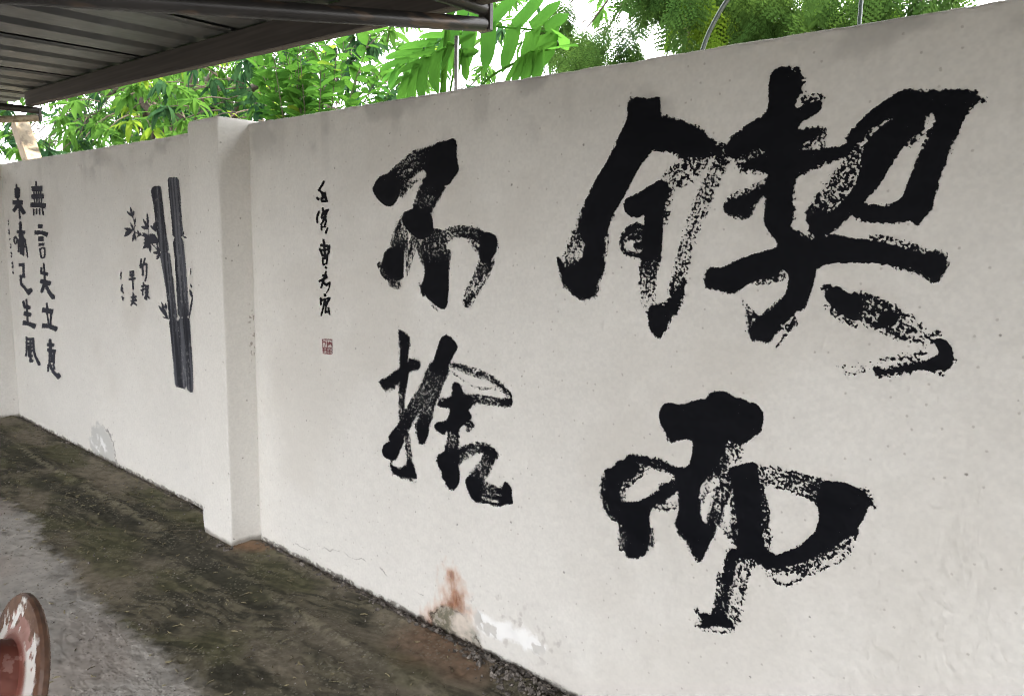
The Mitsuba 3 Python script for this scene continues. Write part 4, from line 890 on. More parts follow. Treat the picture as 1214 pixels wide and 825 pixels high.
    # long runs are cut so that the film can follow the plaster
    L = np.concatenate([np.stack([np.full(max(1, math.ceil((b_ - a_) / 6)), r_), np.arange(a_, b_, 6), np.minimum(np.arange(a_, b_, 6) + 6, b_)], 1) for r_, a_, b_ in zip(r0, s0, e0)]) if len(r0) else np.zeros((0, 3), int)
    A = np.stack([L[:, 1], L[:, 0]], 1).astype(float); B = np.stack([L[:, 2], L[:, 0]], 1).astype(float)
    up = np.array([0, 1.0])
    tri += [np.stack([A, B, B + up], 1), np.stack([A, B + up, A + up], 1)]
    for k in range(1, 15):
        iz, ix = np.nonzero(code == k)
        if not len(iz): continue
        v = np.stack([c00[iz, ix], c10[iz, ix], c11[iz, ix], c01[iz, ix]], 1)
        cor = np.array([[0, 0], [1, 0], [1, 1], [0, 1.0]]); poly = []
        for j in range(4):
            jn = (j + 1) % 4; a_in, b_in = k >> j & 1, k >> jn & 1
            if a_in: poly.append(np.repeat(cor[j][None], len(iz), 0))
            if a_in != b_in:
                f = (v[:, j] / (v[:, j] - v[:, jn]))[:, None]
                poly.append(cor[j] * (1 - f) + cor[jn] * f)
        base = np.stack([ix, iz], 1).astype(float)
        for j in range(1, len(poly) - 1):
            tri.append(np.stack([base + poly[0], base + poly[j], base + poly[j + 1]], 1))
    T = np.concatenate(tri).reshape(-1, 2)
    _, first, inv = np.unique(np.rint(T * 256).astype(np.int64) @ np.array([1, 1 << 24]), return_index=True, return_inverse=True)
    T = T[first]; x, z = lo[0] + T[:, 0] * cell, lo[1] + T[:, 1] * cell
    # read the plaster as the wall's own mesh has it (its triangles are 14 mm wide)
    y = -film_y(x, z) - lift
    m = trimesh.Trimesh(np.stack([x, y, z], 1), inv.reshape(-1, 3), process=False)
    ar = m.area_faces
    return trimesh.Trimesh(m.vertices, m.faces[ar > 1e-12], process=False)

zgrid = zf[1:]; xgrid = wx
_R = wall_y(*np.meshgrid(xgrid, zgrid))
def film_y(x, z):
    i = np.clip(np.searchsorted(xgrid, x) - 1, 0, len(xgrid) - 2); j = np.clip(np.searchsorted(zgrid, z) - 1, 0, len(zgrid) - 2)
    u = (x - xgrid[i]) / (xgrid[i + 1] - xgrid[i]); v = np.clip((z - zgrid[j]) / (zgrid[j + 1] - zgrid[j]), 0, 1)
    return np.maximum.reduce([_R[j, i] * (1 - u) * (1 - v) + _R[j, i + 1] * u * (1 - v) + _R[j + 1, i] * (1 - u) * v + _R[j + 1, i + 1] * u * v])

BIG = dict(cell=.002, edge=.0085, grow=.0012)
for k, lab in (('big_left', 'left half of the largest black character, with a long dry diagonal'), ('big_right', 'right half of the largest black character, near the top right corner'),
               ('big_lower', 'black character below the largest one, with a loop on each side'), ('mid_upper', 'upper black character of the middle column'), ('mid_lower', 'lower black character of the middle column')):
    put(W + '__brush_character', mikit.ply(paint_mesh(INK[k], **BIG), 'mat_ink_black'), label=lab)
FINE = dict(cell=.0016, edge=.0022, grain=.004, ragged=.0, solid=-.35, grow=.0009)
put(W + '__signature', mikit.ply(paint_mesh(INK['signature'], **FINE), 'mat_ink_black'), label='small column of five signature characters')
put(W + '__seal', mikit.ply(paint_mesh(INK['seal'], **{**FINE, 'grow': 0.0}), 'mat_ink_seal'), label='small dark red seal mark under the signature')
POEM = dict(cell=.0024, edge=.003, grain=.006, ragged=.0, solid=-.35, grow=.0, cap=.3)
for i in range(1, 11):
    put(W + '__poem_character', mikit.ply(paint_mesh(INK[f'poem_{i}'], **POEM), 'mat_ink_grey'), label=f'{["first", "second", "third", "fourth", "fifth"][(i - 1) % 5]} grey character from the top of the {"right" if i < 6 else "left"} poem column')
put(W + '__poem_signature', mikit.ply(paint_mesh(INK['poem_signature'], **POEM), 'mat_ink_grey'), label='tiny grey signature column left of the poem')
put(W + '__bamboo_stem', mikit.ply(paint_mesh(INK['bamboo_1'], cell=.0024, edge=.002, grain=.02, ragged=.08, solid=-.5, grow=.003), 'mat_ink_bamboo'), label='left of the two painted bamboo stems')
put(W + '__bamboo_stem', mikit.ply(paint_mesh(INK['bamboo_2'], cell=.0024, edge=.002, grain=.02, ragged=.08, solid=-.5, grow=.003), 'mat_ink_bamboo'), label='right and taller of the two painted bamboo stems')
put(W + '__bamboo_leaves', mikit.ply(paint_mesh(INK['bamboo_leaves'], **POEM), 'mat_ink_grey'), label='painted bamboo twigs and leaves')
put(W + '__blessing_text', mikit.ply(paint_mesh(INK['blessing_text'], **POEM), 'mat_ink_grey'), label='four small characters left of the painted bamboo')
put(W + '__blessing_signature', mikit.ply(paint_mesh(INK['blessing_signature'], **POEM), 'mat_ink_grey'), label='faint tiny signature beside the four small characters')

# ------------------------------------------------------------------ rubble at the foot of the wall, litter on the moss
ico = trimesh.creation.icosahedron()
def rocks(P, size, rng):
    V, F = [], []
    for i, (p, s) in enumerate(zip(P, size)):
        v = ico.vertices * (s * rng.uniform(.55, 1.15, (12, 1))) * rng.uniform(.6, 1.2, 3)
        V.append(v + p); F.append(ico.faces + 12 * i)
    return trimesh.Trimesh(np.concatenate(V), np.concatenate(F), process=False)
n = 7600
rx = RNG.uniform(-7.0, .2, n); dens = n3(rx, rx * 0, .6, 90, 2)
wide = .028 + .10 * np.clip(dens - .4, 0, 1) + .07 * np.exp(-((rx + 1.55) / .28) ** 2) + .02 * np.exp(-((rx + 2.6) / .5) ** 2)
ry = -.004 - np.abs(RNG.normal(0, 1, n)) * wide * .6
keep = RNG.random(n) < np.where(rx > -3.4, .35 + .6 * np.clip((rx + 2.7) / .8, 0, 1), .12)
rx, ry = rx[keep], ry[keep]
sz = np.clip(RNG.gamma(2.0, .0023, len(rx)) * (1 + .7 * np.exp(-((rx + 1.6) / .3) ** 2)), .002, .016)
inp = (rx > -3.63) & (rx < -3.29); ry = np.where(inp, ry - .157, ry)
put('loose_rubble', mikit.ply(rocks(np.stack([rx, ry, ground_z(rx, ry) + sz * .25], 1), sz, RNG), 'mat_gravel'))
labels['loose_rubble'] = {'label': 'crumbled plaster and small stones along the foot of the painted wall', 'category': 'rubble', 'kind': 'stuff'}
gx_, gy_ = RNG.uniform(-6.9, .1, 2600), -RNG.uniform(.02, 1.0, 2600) ** 1.1
kk = (n3(gx_, gy_, .16, 93, 3) > .50) & ~((gx_ > -3.64) & (gx_ < -3.28) & (gy_ > -.18))
gx_, gy_ = gx_[kk], gy_[kk]
gs = np.clip(RNG.gamma(1.8, .0014, len(gx_)), .0012, .008)
put('concrete_grit', mikit.ply(rocks(np.stack([gx_, gy_, ground_z(gx_, gy_) + gs * .2], 1), gs, RNG), 'mat_gravel'))
labels['concrete_grit'] = {'label': 'fine loose grit strewn over the mossy strip of concrete', 'category': 'grit', 'kind': 'stuff'}
bits = []
for k in range(1500):
    x, y = RNG.uniform(-6.8, -.4), -RNG.uniform(.03, 1.6) ** .9
    if -3.65 < x < -3.27 and y > -.2: continue
    if y < -.85 and RNG.random() < .75: continue
    L, w = RNG.uniform(.006, .032) * (1.5 if RNG.random() < .05 else 1), RNG.uniform(.0008, .0024)
    a = RNG.uniform(0, np.pi); c, s = np.cos(a), np.sin(a); z = float(ground_z(np.array([x]), np.array([y]))[0]) + .002
    bend = RNG.uniform(-.25, .25) * L
    pts = [(x - c * L / 2, y - s * L / 2, z), (x - s * bend, y + c * bend, z + RNG.uniform(0, .003)), (x + c * L / 2, y + s * L / 2, z + RNG.uniform(0, .004))]
    bits.append(tube(pts, [w * .6, w, w * .4], 4))
put('ground_litter', mikit.ply(cat(bits), 'mat_litter'))
labels['ground_litter'] = {'label': 'dry grass clippings and twig bits scattered over the mossy concrete', 'category': 'litter', 'kind': 'stuff'}

# ------------------------------------------------------------------ the lean-to roof over the yard
def roof_z(x, y):
    return 2.515 - .0168 * (x + 3.4) + .04 * (y - .2)
RF = thing('carport_roof', 'corrugated metal roof with a weathered timber eave beam and dark pipe trusses', 'roof')
SKEW, PITCH = -.14, .37
def sheet(x0, x1, y0, y1):
    prof = []
    k = math.floor(x0 / PITCH)
    while k * PITCH < x1:
        for f, h in ((0, 0), (.60, 0), (.66, .028), (.94, .028)):
            x = (k + f) * PITCH
            if x0 <= x <= x1: prof.append((x, h))
        k += 1
    prof = [(x0, 0)] + prof + [(x1, 0)] if prof[0][0] > x0 + 1e-6 else prof + [(x1, 0)]
    ys = np.linspace(y0, y1, 30); rows_ = []
    for y in ys:
        x = np.array([q[0] for q in prof]); h = np.array([q[1] for q in prof])
        xx = x + SKEW * (y - .25)
        rows_.append(np.stack([xx, np.full_like(xx, y), roof_z(xx, y) + .012 + h + .006 * (n3(xx, np.full_like(xx, y), .6, 95, 2) - .5)], -1))
    lo = np.concatenate(rows_); up = lo + [0, 0, .0012]
    f = grid_faces(len(ys), len(prof))
    return trimesh.Trimesh(np.vstack([lo, up]), np.vstack([f[:, ::-1], f + len(lo)]), process=False)
ROOF_BACK, ROOF_RIGHT = -4.3, 9.0
k = 0
x = -7.12 - 3 * PITCH
while x < ROOF_RIGHT:
    put(RF + '__metal_sheet', mikit.ply(sheet(x, x + 3 * PITCH + .04, ROOF_BACK, .33 + .02 * (k % 2)), 'mat_zinc'))
    x += 3 * PITCH; k += 1
def beam(xa, xb, y, za, zb, th, seed):
    xs = np.linspace(xa, xb, 120); rowsb = []
    prof = [(-th / 2, 0), (-th / 2 + .004, -.004), (th / 2 - .004, -.004), (th / 2, 0)]
    for X_ in xs:
        f = (X_ - xa) / (xb - xa); zl, zu = za[0] * (1 - f) + za[1] * f, zb[0] * (1 - f) + zb[1] * f
        j = .006 * (n3(np.array([X_]), np.array([0.]), .35, seed, 3)[0] - .5)
        ring = [(y - th / 2 + j, zl + .004 + j), (y - th / 2 + .005, zl + j), (y + th / 2 - .005, zl + j), (y + th / 2, zl + .004), (y + th / 2, zu - .004), (y + th / 2 - .005, zu), (y - th / 2 + .005, zu), (y - th / 2 + j, zu - .004)]
        rowsb.append(np.array([(X_, a, b) for a, b in ring]))
    V_ = np.concatenate(rowsb); F_ = grid_faces(len(xs), 8, True)
    e = [(0, j, j + 1) for j in range(1, 7)]; o = (len(xs) - 1) * 8
    F_ = np.vstack([F_, e, [(o, o + j + 1, o + j) for j in range(1, 7)]])
    return trimesh.Trimesh(V_, F_, process=False)
put(RF + '__eave_beam', mikit.ply(beam(-6.93, ROOF_RIGHT - .2, .20, (2.470, 2.470 - .0233 * (ROOF_RIGHT + 6.73)), (roof_z(-6.93, .2) + .004, roof_z(ROOF_RIGHT - .2, .2) + .004), .05, 96), 'mat_beam', smooth=30))
for yb in (-1.75, -3.0, -4.1):
    xa, xb = -7.05, ROOF_RIGHT - .2
    put(RF + '__purlin', mikit.ply(beam(xa, xb, yb, (roof_z(xa, yb) - .075, roof_z(xb, yb) - .075), (roof_z(xa, yb) + .004, roof_z(xb, yb) + .004), .05, 97), 'mat_beam', smooth=30))
for tx, tz, mat, lab in ((-2.051, 2.296, 'mat_pipe', None), (-6.90, 2.383, 'mat_cream', 'pale cream lower chord of the far truss'), (2.70, 2.215, 'mat_pipe', None), (7.5, 2.135, 'mat_pipe', None)):
    top = tz + .056
    put(RF + '__lower_chord', mikit.ply(tube([(tx, .245 - f * 2.55, tz - f * 2.55 * .1696) for f in np.linspace(0, 1, 12)], .0262, 20), mat, smooth=40), label=lab)
    put(RF + '__upper_chord', mikit.ply(tube([(tx, .262 - f * 4.45, top + (0 if f < .05 else -.0385 * (f - .05) * 4.45)) for f in np.linspace(0, 1, 24)], .026, 20), 'mat_pipe', smooth=40))
    put(RF + '__tip_plate', mikit.ply(chamfer_box(tx - .030, tx + .030, .246, .268, tz - .024, top + .02, .003), 'mat_pipe', smooth=False))
    for yc in (-2.3, -4.15):
        put(RF + '__column', mikit.ply(tube([(tx, yc, z) for z in np.linspace(-.1, roof_z(tx, yc) - .04, 6)], .038, 20), 'mat_pipe', smooth=40))

# the house at the back of the yard, left of where the picture was taken from
HS = thing('house', 'plain grey rendered house at the back of the yard behind the camera', 'house')
put(HS + '__wall', mikit.ply(chamfer_box(-13.0, -5.8, -8.5, -4.42, -.1, 3.2, .01), 'mat_house'))
put(HS + '__roof', mikit.ply(chamfer_box(-13.3, -5.5, -8.8, -4.36, 3.2, 3.34, .02), 'mat_zinc'))
put(HS + '__door', mikit.ply(chamfer_box(-7.6, -6.7, -4.42, -4.38, 0, 2.05, .006), 'mat_beam'))

# timber prop behind the wall under the far truss
PR = thing('timber_prop', 'leaning pale timber post behind the wall under the far end of the roof', 'post')
def prism_between(a, b, w, t):
    a, b = np.array(a, float), np.array(b, float); d = (b - a) / np.linalg.norm(b - a)
    u = np.array([d[2], 0, -d[0]]); u /= np.linalg.norm(u); v = np.cross(d, u)
    P = [q + sx * u * w / 2 + sy * v * t / 2 for q in (a, b) for sx in (-1, 1) for sy in (-1, 1)]
    return trimesh.convex.convex_hull(np.array(P))
put(PR, mikit.ply(prism_between((-7.66, .34, 2.42), (-5.72, .34, -.05), .115, .115), 'mat_cream'))

# thin rods behind the wall
RD = thing('steel_rod', 'straight galvanised rod standing behind the wall under the pipe end', 'rod')
put(RD, mikit.ply(tube([(-2.169, .222, z) for z in (-.1, 1, 2, 2.268)], .0095, 12), 'mat_steel', smooth=40))
BR = thing('bent_rod', 'dark glossy rod bowing to the right above the wall, near the thin trunk', 'rod')
put(BR, mikit.ply(tube(spline([(-1.34, .5, -.1), (-1.335, .5, 1.0), (-1.32, .5, 1.7), (-1.295, .5, 2.05), (-1.271, .5, 2.16), (-1.234, .5, 2.235), (-1.19, .5, 2.295), (-1.12, .5, 2.36), (-1.0, .5, 2.43)], 6), .0075, 10), 'mat_dark_rod', smooth=40))
SR = thing('upright_rod', 'short dark upright rod above the wall at the upper right', 'rod')
put(SR, mikit.ply(tube([(-.775, .5, z) for z in (-.1, 1, 2, 2.45)], .006, 10), 'mat_dark_rod', smooth=40))

# ------------------------------------------------------------------ plants behind the wall
def leaf(L, Wd, droop, fold, n=4, wave=0.0, point=.75):
    """a leaf along +x from its stalk: two halves folded at the midrib, bending down"""
    s = np.linspace(0, 1, n + 1)
    w = Wd / 2 * np.sin(np.pi * np.clip(s, 0, 1) ** point) ** .8
    w[0] = Wd * .04; w[-1] = .0
    ang = -droop * s
    dx = np.cos(ang); dz = np.sin(ang)
    x = np.concatenate([[0], np.cumsum((dx[1:] + dx[:-1]) / 2)]) / n * L; z = np.concatenate([[0], np.cumsum((dz[1:] + dz[:-1]) / 2)]) / n * L
    V = []
    for i in range(n + 1):
        up = fold * w[i] + wave * Wd * math.sin(i * 2.4)
        V += [(x[i] - dz[i] * up, w[i], z[i] + dx[i] * up), (x[i], 0, z[i]), (x[i] - dz[i] * up, -w[i], z[i] + dx[i] * up)]
    return trimesh.Trimesh(np.array(V), grid_faces(n + 1, 3), process=False)

def frame(d, up=(0, 0, 1), roll=0.0):
    """4x4: x axis along d, z axis near up, turned by roll about d"""
    d = np.asarray(d, float); d = d / np.linalg.norm(d)
    y = np.cross(up, d); y = y / max(np.linalg.norm(y), 1e-6); z = np.cross(d, y)
    c, s = math.cos(roll), math.sin(roll)
    M = np.eye(4); M[:3, 0] = d; M[:3, 1] = c * y + s * z; M[:3, 2] = -s * y + c * z
    return M
def at(M, p, s=1.0):
    M = M.copy(); M[:3, :3] *= s; M[:3, 3] = p
    return M

RIGHT = np.cross(FWD, UP)
def seen_size(P, size):
    """rough size in the picture of things at P (0 outside it or below the top of the wall)"""
    d = P - CAM; z = d @ FWD; x = d @ RIGHT / np.maximum(z, .1); y = d @ UP / np.maximum(z, .1)
    t = -CAM[1] / np.maximum(d[:, 1], .01); over = CAM[2] + d[:, 2] * t > WALL_H - .05
    eave = CAM[2] + d[:, 2] * (.2 - CAM[1]) / np.maximum(d[:, 1], .01) < 2.50
    return np.where((z > .3) & (np.abs(x) < .70) & (y < .49) & over & (eave | (x > -.10)), size / np.maximum(z, .1), 0)

def place_leaves(root, variants, items, limit, crown_mats, part='leaf'):
    """items: (matrix 4x4, variant, material, length). The leaves that show largest are parts; the rest one part of the crown per material, as one mesh"""
    P = np.array([m[:3, 3] + m[:3, 0] * L * .5 / max(np.linalg.norm(m[:3, 0]), 1e-6) for m, v, k, L in items])
    sz = seen_size(P, np.array([L for *_, L in items]))
    order = np.argsort(-sz); top = set(order[:limit][sz[order[:limit]] > 0])
    rest = []
    for i, (m, v, k, L) in enumerate(items):
        if i in top:
            key = (v, k)
            if key not in PLY: PLY[key] = mikit.ply(variants[v], k, smooth=True)
            put(root + '__' + part, {**PLY[key], 'to_world': mi.ScalarTransform4f(m)})
        else:
            g = variants[v].copy(); g.apply_transform(m); rest.append((k, g))
    # one crown part: the remaining leaves, entry by material
    for j, mat in enumerate(sorted({k for k, _ in rest})):
        put(root + '__crown' + ('' if j == 0 else f'__{j:03d}'), mikit.ply(cat([g for k, g in rest if k == mat]), mat, smooth=True), kind='stuff' if j == 0 else None)
PLY = {}

MANGO = {}
for i, (dr_, fo, wv) in enumerate(((.5, .25, .02), (.9, .15, .03), (.25, .3, .02), (1.2, .2, .0))):
    MANGO['mango', i] = leaf(1.0, .24, dr_, fo, 5, wv, .8)
def mango_tree(label, trunk, centre, spread, n_cl, seed, young, extra=(), limit=300, limbs=()):
    rng = np.random.default_rng(seed)
    T = thing('mango_tree', label, 'tree')
    C = np.array(centre, float); S = np.array(spread, float)
    P = C + S * rng.uniform(-1, 1, (n_cl, 3)); P = P[n3(P[:, 0], P[:, 2] + P[:, 1] * .7, .55, seed, 2) > .36]
    P = np.vstack([P] + [np.array(extra, float).reshape(-1, 3)]) if len(extra) else P
    P = P[P[:, 1] > .62]
    wood = [tube(spline([(trunk[0], trunk[1], -.1), (trunk[0] + .05, trunk[1] + .1, 1.0), (C[0], C[1] + .2, 2.1), (C[0] + .2, C[1], C[2] + .6)], 5), np.linspace(.13, .06, 16), 10)]
    put(T + '__trunk', mikit.ply(wood[0], 'mat_bark', smooth=50))
    tw = []
    hubs = [C + S * .7 * rng.uniform(-1, 1, 3) for _ in range(9)]
    for h in hubs:
        tw.append(tube(spline([(C[0], C[1] + .2, 2.0), (C + h) / 2 + [0, 0, .1], h], 5), np.linspace(.05, .018, 11), 8))
    for p in P:
        h = min(hubs, key=lambda q: np.linalg.norm(q - p))
        o = p - (p - h) / np.linalg.norm(p - h) * min(.28, np.linalg.norm(p - h)) + rng.normal(0, .03, 3)
        tw.append(tube(spline([o, (o + p) / 2 + [0, 0, .02], p], 2), np.linspace(.006, .003, 5), 5))
    for L_, r_ in limbs: tw.append(tube(spline(L_, 6), np.linspace(r_, r_ * .55, (len(L_) - 1) * 6 + 1), 9))
    put(T + '__branches', mikit.ply(cat(tw), 'mat_bark', smooth=50))
    items = []
    tone = n3(P[:, 0], P[:, 2] + P[:, 1], .5, seed + 5, 2)
    for p, t in zip(P, tone):
        k = 'mat_mango_young' if t > 1 - young else ('mat_mango_mid' if t > .47 else 'mat_mango_dark')
        a0 = rng.uniform(0, 6.28)
        for j in range(rng.integers(9, 15)):
            a = a0 + j * 2.4; el = rng.uniform(-.95, .25)
            d = np.array([math.cos(a) * math.cos(el), math.sin(a) * math.cos(el), math.sin(el)])
            L = rng.uniform(.10, .23)
            items.append((at(frame(d, roll=rng.normal(0, .35)), p + rng.normal(0, .015, 3), L), ('mango', int(rng.integers(0, 4))), k if rng.random() < .9 else 'mat_mango_mid', L))
    place_leaves(T, MANGO, items, limit, None)
mango_tree('mango tree with drooping light green leaf clusters close behind the wall at left', (-7.3, 2.4), (-7.6, 1.75, 2.75), (2.7, 1.1, .70), 560, 11, .36,
           extra=[(-7.0, 1.2, 2.55), (-6.6, 1.15, 2.62), (-7.9, 1.3, 2.35), (-8.9, 1.3, 2.45), (-5.75, 1.2, 2.35), (-5.9, 1.25, 2.55), (-6.3, 1.1, 2.35), (-9.6, 1.4, 2.5), (-5.3, 1.5, 2.3)],
           limbs=[([(-6.4, 2.1, 3.4), (-6.70, 2.0, 3.12), (-6.8, 2.0, 3.0), (-7.0, 2.0, 2.9), (-7.3, 2.0, 2.93), (-7.8, 2.1, 3.1)], .035)])
mango_tree('darker mango tree standing farther back at the far left', (-13.0, 4.5), (-11.0, 4.6, 3.2), (5.6, 1.4, 1.25), 1150, 12, .16, limit=120)

# shrub with broad oval leaves right of the mango
OVAL = {}
for i, (dr_, fo) in enumerate(((.35, .18), (.6, .1), (.15, .25))):
    OVAL['oval', i] = leaf(1.0, .52, dr_, fo, 5, .015, .9)
def oval_shrub():
    rng = np.random.default_rng(21)
    T = thing('oval_leaf_shrub', 'shrub with broad glossy oval leaves behind the wall, left of the split leaves', 'shrub')
    items, st = [], []
    for k in range(46):
        tip = np.array([rng.uniform(-4.95, -3.62), rng.uniform(.75, 1.35), 0]); f = (tip[0] + 4.95) / 1.33
        tip[2] = rng.uniform(2.15, 2.95) - .30 * f * rng.uniform(.6, 1.2)
        base = np.array([-4.4 + rng.normal(0, .15), 1.1, 1.3])
        line = spline([base, (base + tip) / 2 + [0, 0, .08], tip], 10)
        st.append(tube(line, np.linspace(.006, .002, len(line)), 6))
        for j in range(7, len(line)):
            d0 = line[min(j + 1, len(line) - 1)] - line[j - 1]
            for s in (-1, 1):
                a = rng.uniform(.5, 1.2) * s
                side = np.cross(d0, [0, 0, 1]); side /= np.linalg.norm(side)
                d = d0 / np.linalg.norm(d0) * math.cos(a) + side * math.sin(a) + [0, 0, rng.uniform(-.5, .2)] + rng.normal(0, .2, 3)
                L = rng.uniform(.075, .135)
                items.append((at(frame(d, roll=rng.normal(0, .5)), line[j], L), ('oval', int(rng.integers(0, 3))), 'mat_oval' if rng.random() < .95 else 'mat_mango_young', L))
    put(T + '__stem', mikit.ply(cat([tube([(-4.4, 1.1, -.1), (-4.42, 1.1, .7), (-4.4, 1.1, 1.36)], [.03, .025, .02], 8)] + st), 'mat_bark', smooth=50))
    place_leaves(T, OVAL, items, 300, None)
oval_shrub()

# climber with large split leaves
def split_leaf(rib, lobes, w0, inner=.22, seed=0):
    """rib: points of the midrib; lobes: (position along it 0..1, side, tip point, width)"""
    rng = np.random.default_rng(seed)
    R_ = spline(rib, 10); n = len(R_) - 1
    T = np.gradient(R_, axis=0); T /= np.linalg.norm(T, axis=1, keepdims=True)
    parts = [tube(R_, np.linspace(.0065, .002, len(R_)), 6)]
    for s, side, tip, w in lobes:
        i = int(round(s * n)); b = R_[i]; t = T[i]; tip = np.array(tip, float)
        L = np.linalg.norm(tip - b); d = (tip - b) / L
        nrm = np.cross(t, d); nrm /= max(np.linalg.norm(nrm), 1e-6)
        if nrm[1] > 0: nrm = -nrm
        m = 9; V = []
        for j in range(m + 1):
            u = j / m
            # leaves the rib nearly along it, then swings to the tip
            c = b * (1 - u) ** 2 + 2 * (b + d * L * .5 + t * L * .16 + nrm * L * .05) * u * (1 - u) + tip * u**2
            g = 2 * (1 - u) * (d * .5 + t * .16 + nrm * .05) + 2 * u * (d * .5 - t * .16 - nrm * .05); g /= np.linalg.norm(g)
            sd = np.cross(nrm, g); sd /= np.linalg.norm(sd)
            hw = w * .56 * (1.12 - .10 * u) * (1 if u < .62 else max(0.015, 1 - ((u - .62) / .38) ** 1.6))
            V += [c + sd * hw + nrm * hw * .28, c + nrm * 0, c - sd * hw + nrm * hw * .28]
        parts.append(trimesh.Trimesh(np.array(V), grid_faces(m + 1, 3), process=False))
    return cat(parts)
def split_plant():
    T = thing('split_leaf_climber', 'climber with large split leaves hanging over the wall beside the pipe end', 'plant')
    def lf(mat, rib, lobes, seed, label=None):
        lobes = [(s_, d_, q_, w_ * (1 if seed in (1, 5) else .70)) for s_, d_, q_, w_ in lobes]
        put(T + '__leaf', mikit.ply(split_leaf(rib, lobes, .05, seed=seed), mat, smooth=True), label=label)
    # large leaf right of the pipe end: rib nearly level, lobes hanging and rising
    lf('mat_split', [(-2.58, .56, 2.44), (-2.40, .55, 2.415), (-2.16, .55, 2.365), (-1.99, .54, 2.322), (-1.90, .53, 2.285)],
       [(.10, 1, (-2.50, .52, 2.255), .05), (.22, 1, (-2.395, .50, 2.20), .062), (.36, 1, (-2.272, .49, 2.19), .066), (.50, 1, (-2.165, .48, 2.175), .064), (.64, 1, (-2.055, .48, 2.185), .064), (.80, 1, (-1.955, .48, 2.165), .085),
        (.12, -1, (-2.45, .62, 2.63), .062), (.24, -1, (-2.30, .63, 2.62), .064), (.36, -1, (-2.17, .63, 2.575), .064), (.50, -1, (-2.05, .62, 2.515), .064), (.63, -1, (-1.965, .60, 2.45), .062), (.76, -1, (-1.905, .58, 2.385), .064), (.93, -1, (-1.852, .52, 2.265), .075)], 1, 'broad bright leaf with a level midrib right of the pipe end')
    lf('mat_split', [(-2.60, .72, 2.46), (-2.74, .70, 2.44), (-2.92, .69, 2.395), (-3.08, .68, 2.33)],
       [(.10, 1, (-2.72, .72, 2.28), .07), (.28, 1, (-2.80, .70, 2.23), .07), (.48, 1, (-2.90, .69, 2.21), .068), (.68, 1, (-3.0, .68, 2.22), .066), (.9, 1, (-3.12, .68, 2.245), .06),
        (.22, -1, (-2.99, .76, 2.50), .062), (.42, -1, (-3.15, .76, 2.47), .062), (.60, -1, (-3.23, .74, 2.43), .06), (.78, -1, (-3.25, .72, 2.37), .06), (.96, -1, (-3.20, .70, 2.29), .055)], 2, 'dark leaf with arching lobes left of the steel rod')
    lf('mat_split', [(-2.52, .50, 2.33), (-2.62, .47, 2.29), (-2.72, .45, 2.22)],
       [(.15, 1, (-2.50, .44, 2.12), .07), (.4, 1, (-2.585, .43, 2.09), .07), (.65, 1, (-2.66, .43, 2.08), .07), (.9, 1, (-2.745, .43, 2.08), .065), (.3, -1, (-2.76, .5, 2.33), .05), (.6, -1, (-2.82, .48, 2.26), .055), (.95, -1, (-2.86, .46, 2.17), .055)], 3, 'fresh green leaf drooping to the top of the wall')
    lf('mat_split', [(-2.36, .36, 2.30), (-2.29, .34, 2.27), (-2.23, .33, 2.22)],
       [(.3, 1, (-2.35, .31, 2.17), .05), (.7, 1, (-2.27, .31, 2.13), .055), (.98, 1, (-2.20, .31, 2.12), .05), (.4, -1, (-2.20, .36, 2.31), .045), (.85, -1, (-2.16, .34, 2.235), .045)], 4)
    lf('mat_split', [(-2.04, .46, 2.215), (-1.99, .45, 2.228), (-1.93, .44, 2.222), (-1.86, .43, 2.215)],
       [(.05, 1, (-2.10, .41, 2.08), .055), (.22, 1, (-2.045, .40, 2.07), .058), (.42, 1, (-1.985, .40, 2.07), .06), (.62, 1, (-1.915, .40, 2.08), .055), (.98, -1, (-1.735, .42, 2.205), .045), (.6, -1, (-1.87, .46, 2.25), .03)], 5, 'small bright leaf lying low on the wall top')
    lf('mat_split', [(-2.78, .80, 2.60), (-2.62, .78, 2.58), (-2.45, .76, 2.53)],
       [(.2, 1, (-2.72, .76, 2.40), .07), (.5, 1, (-2.60, .75, 2.37), .07), (.85, 1, (-2.48, .74, 2.35), .07), (.3, -1, (-2.62, .84, 2.74), .06), (.8, -1, (-2.42, .82, 2.70), .06)], 6)
    st = [tube(spline([(-2.75, .62, -.1), (-2.72, .62, 1.2), (-2.66, .62, 2.2), (-2.62, .62, 2.55)], 6), .014, 8)]
    for q in [(-2.58, .56, 2.44), (-2.60, .72, 2.46), (-2.52, .50, 2.33), (-2.36, .36, 2.30), (-2.04, .46, 2.215), (-2.78, .80, 2.60)]:
        st.append(tube(spline([(-2.70, .62, 1.75), (np.array(q) + [-2.70, .62, 2.0]) / 2 + [0, 0, .02], q], 6), .005, 6))
    put(T + '__stem', mikit.ply(cat(st), 'mat_oval', smooth=50))
split_plant()

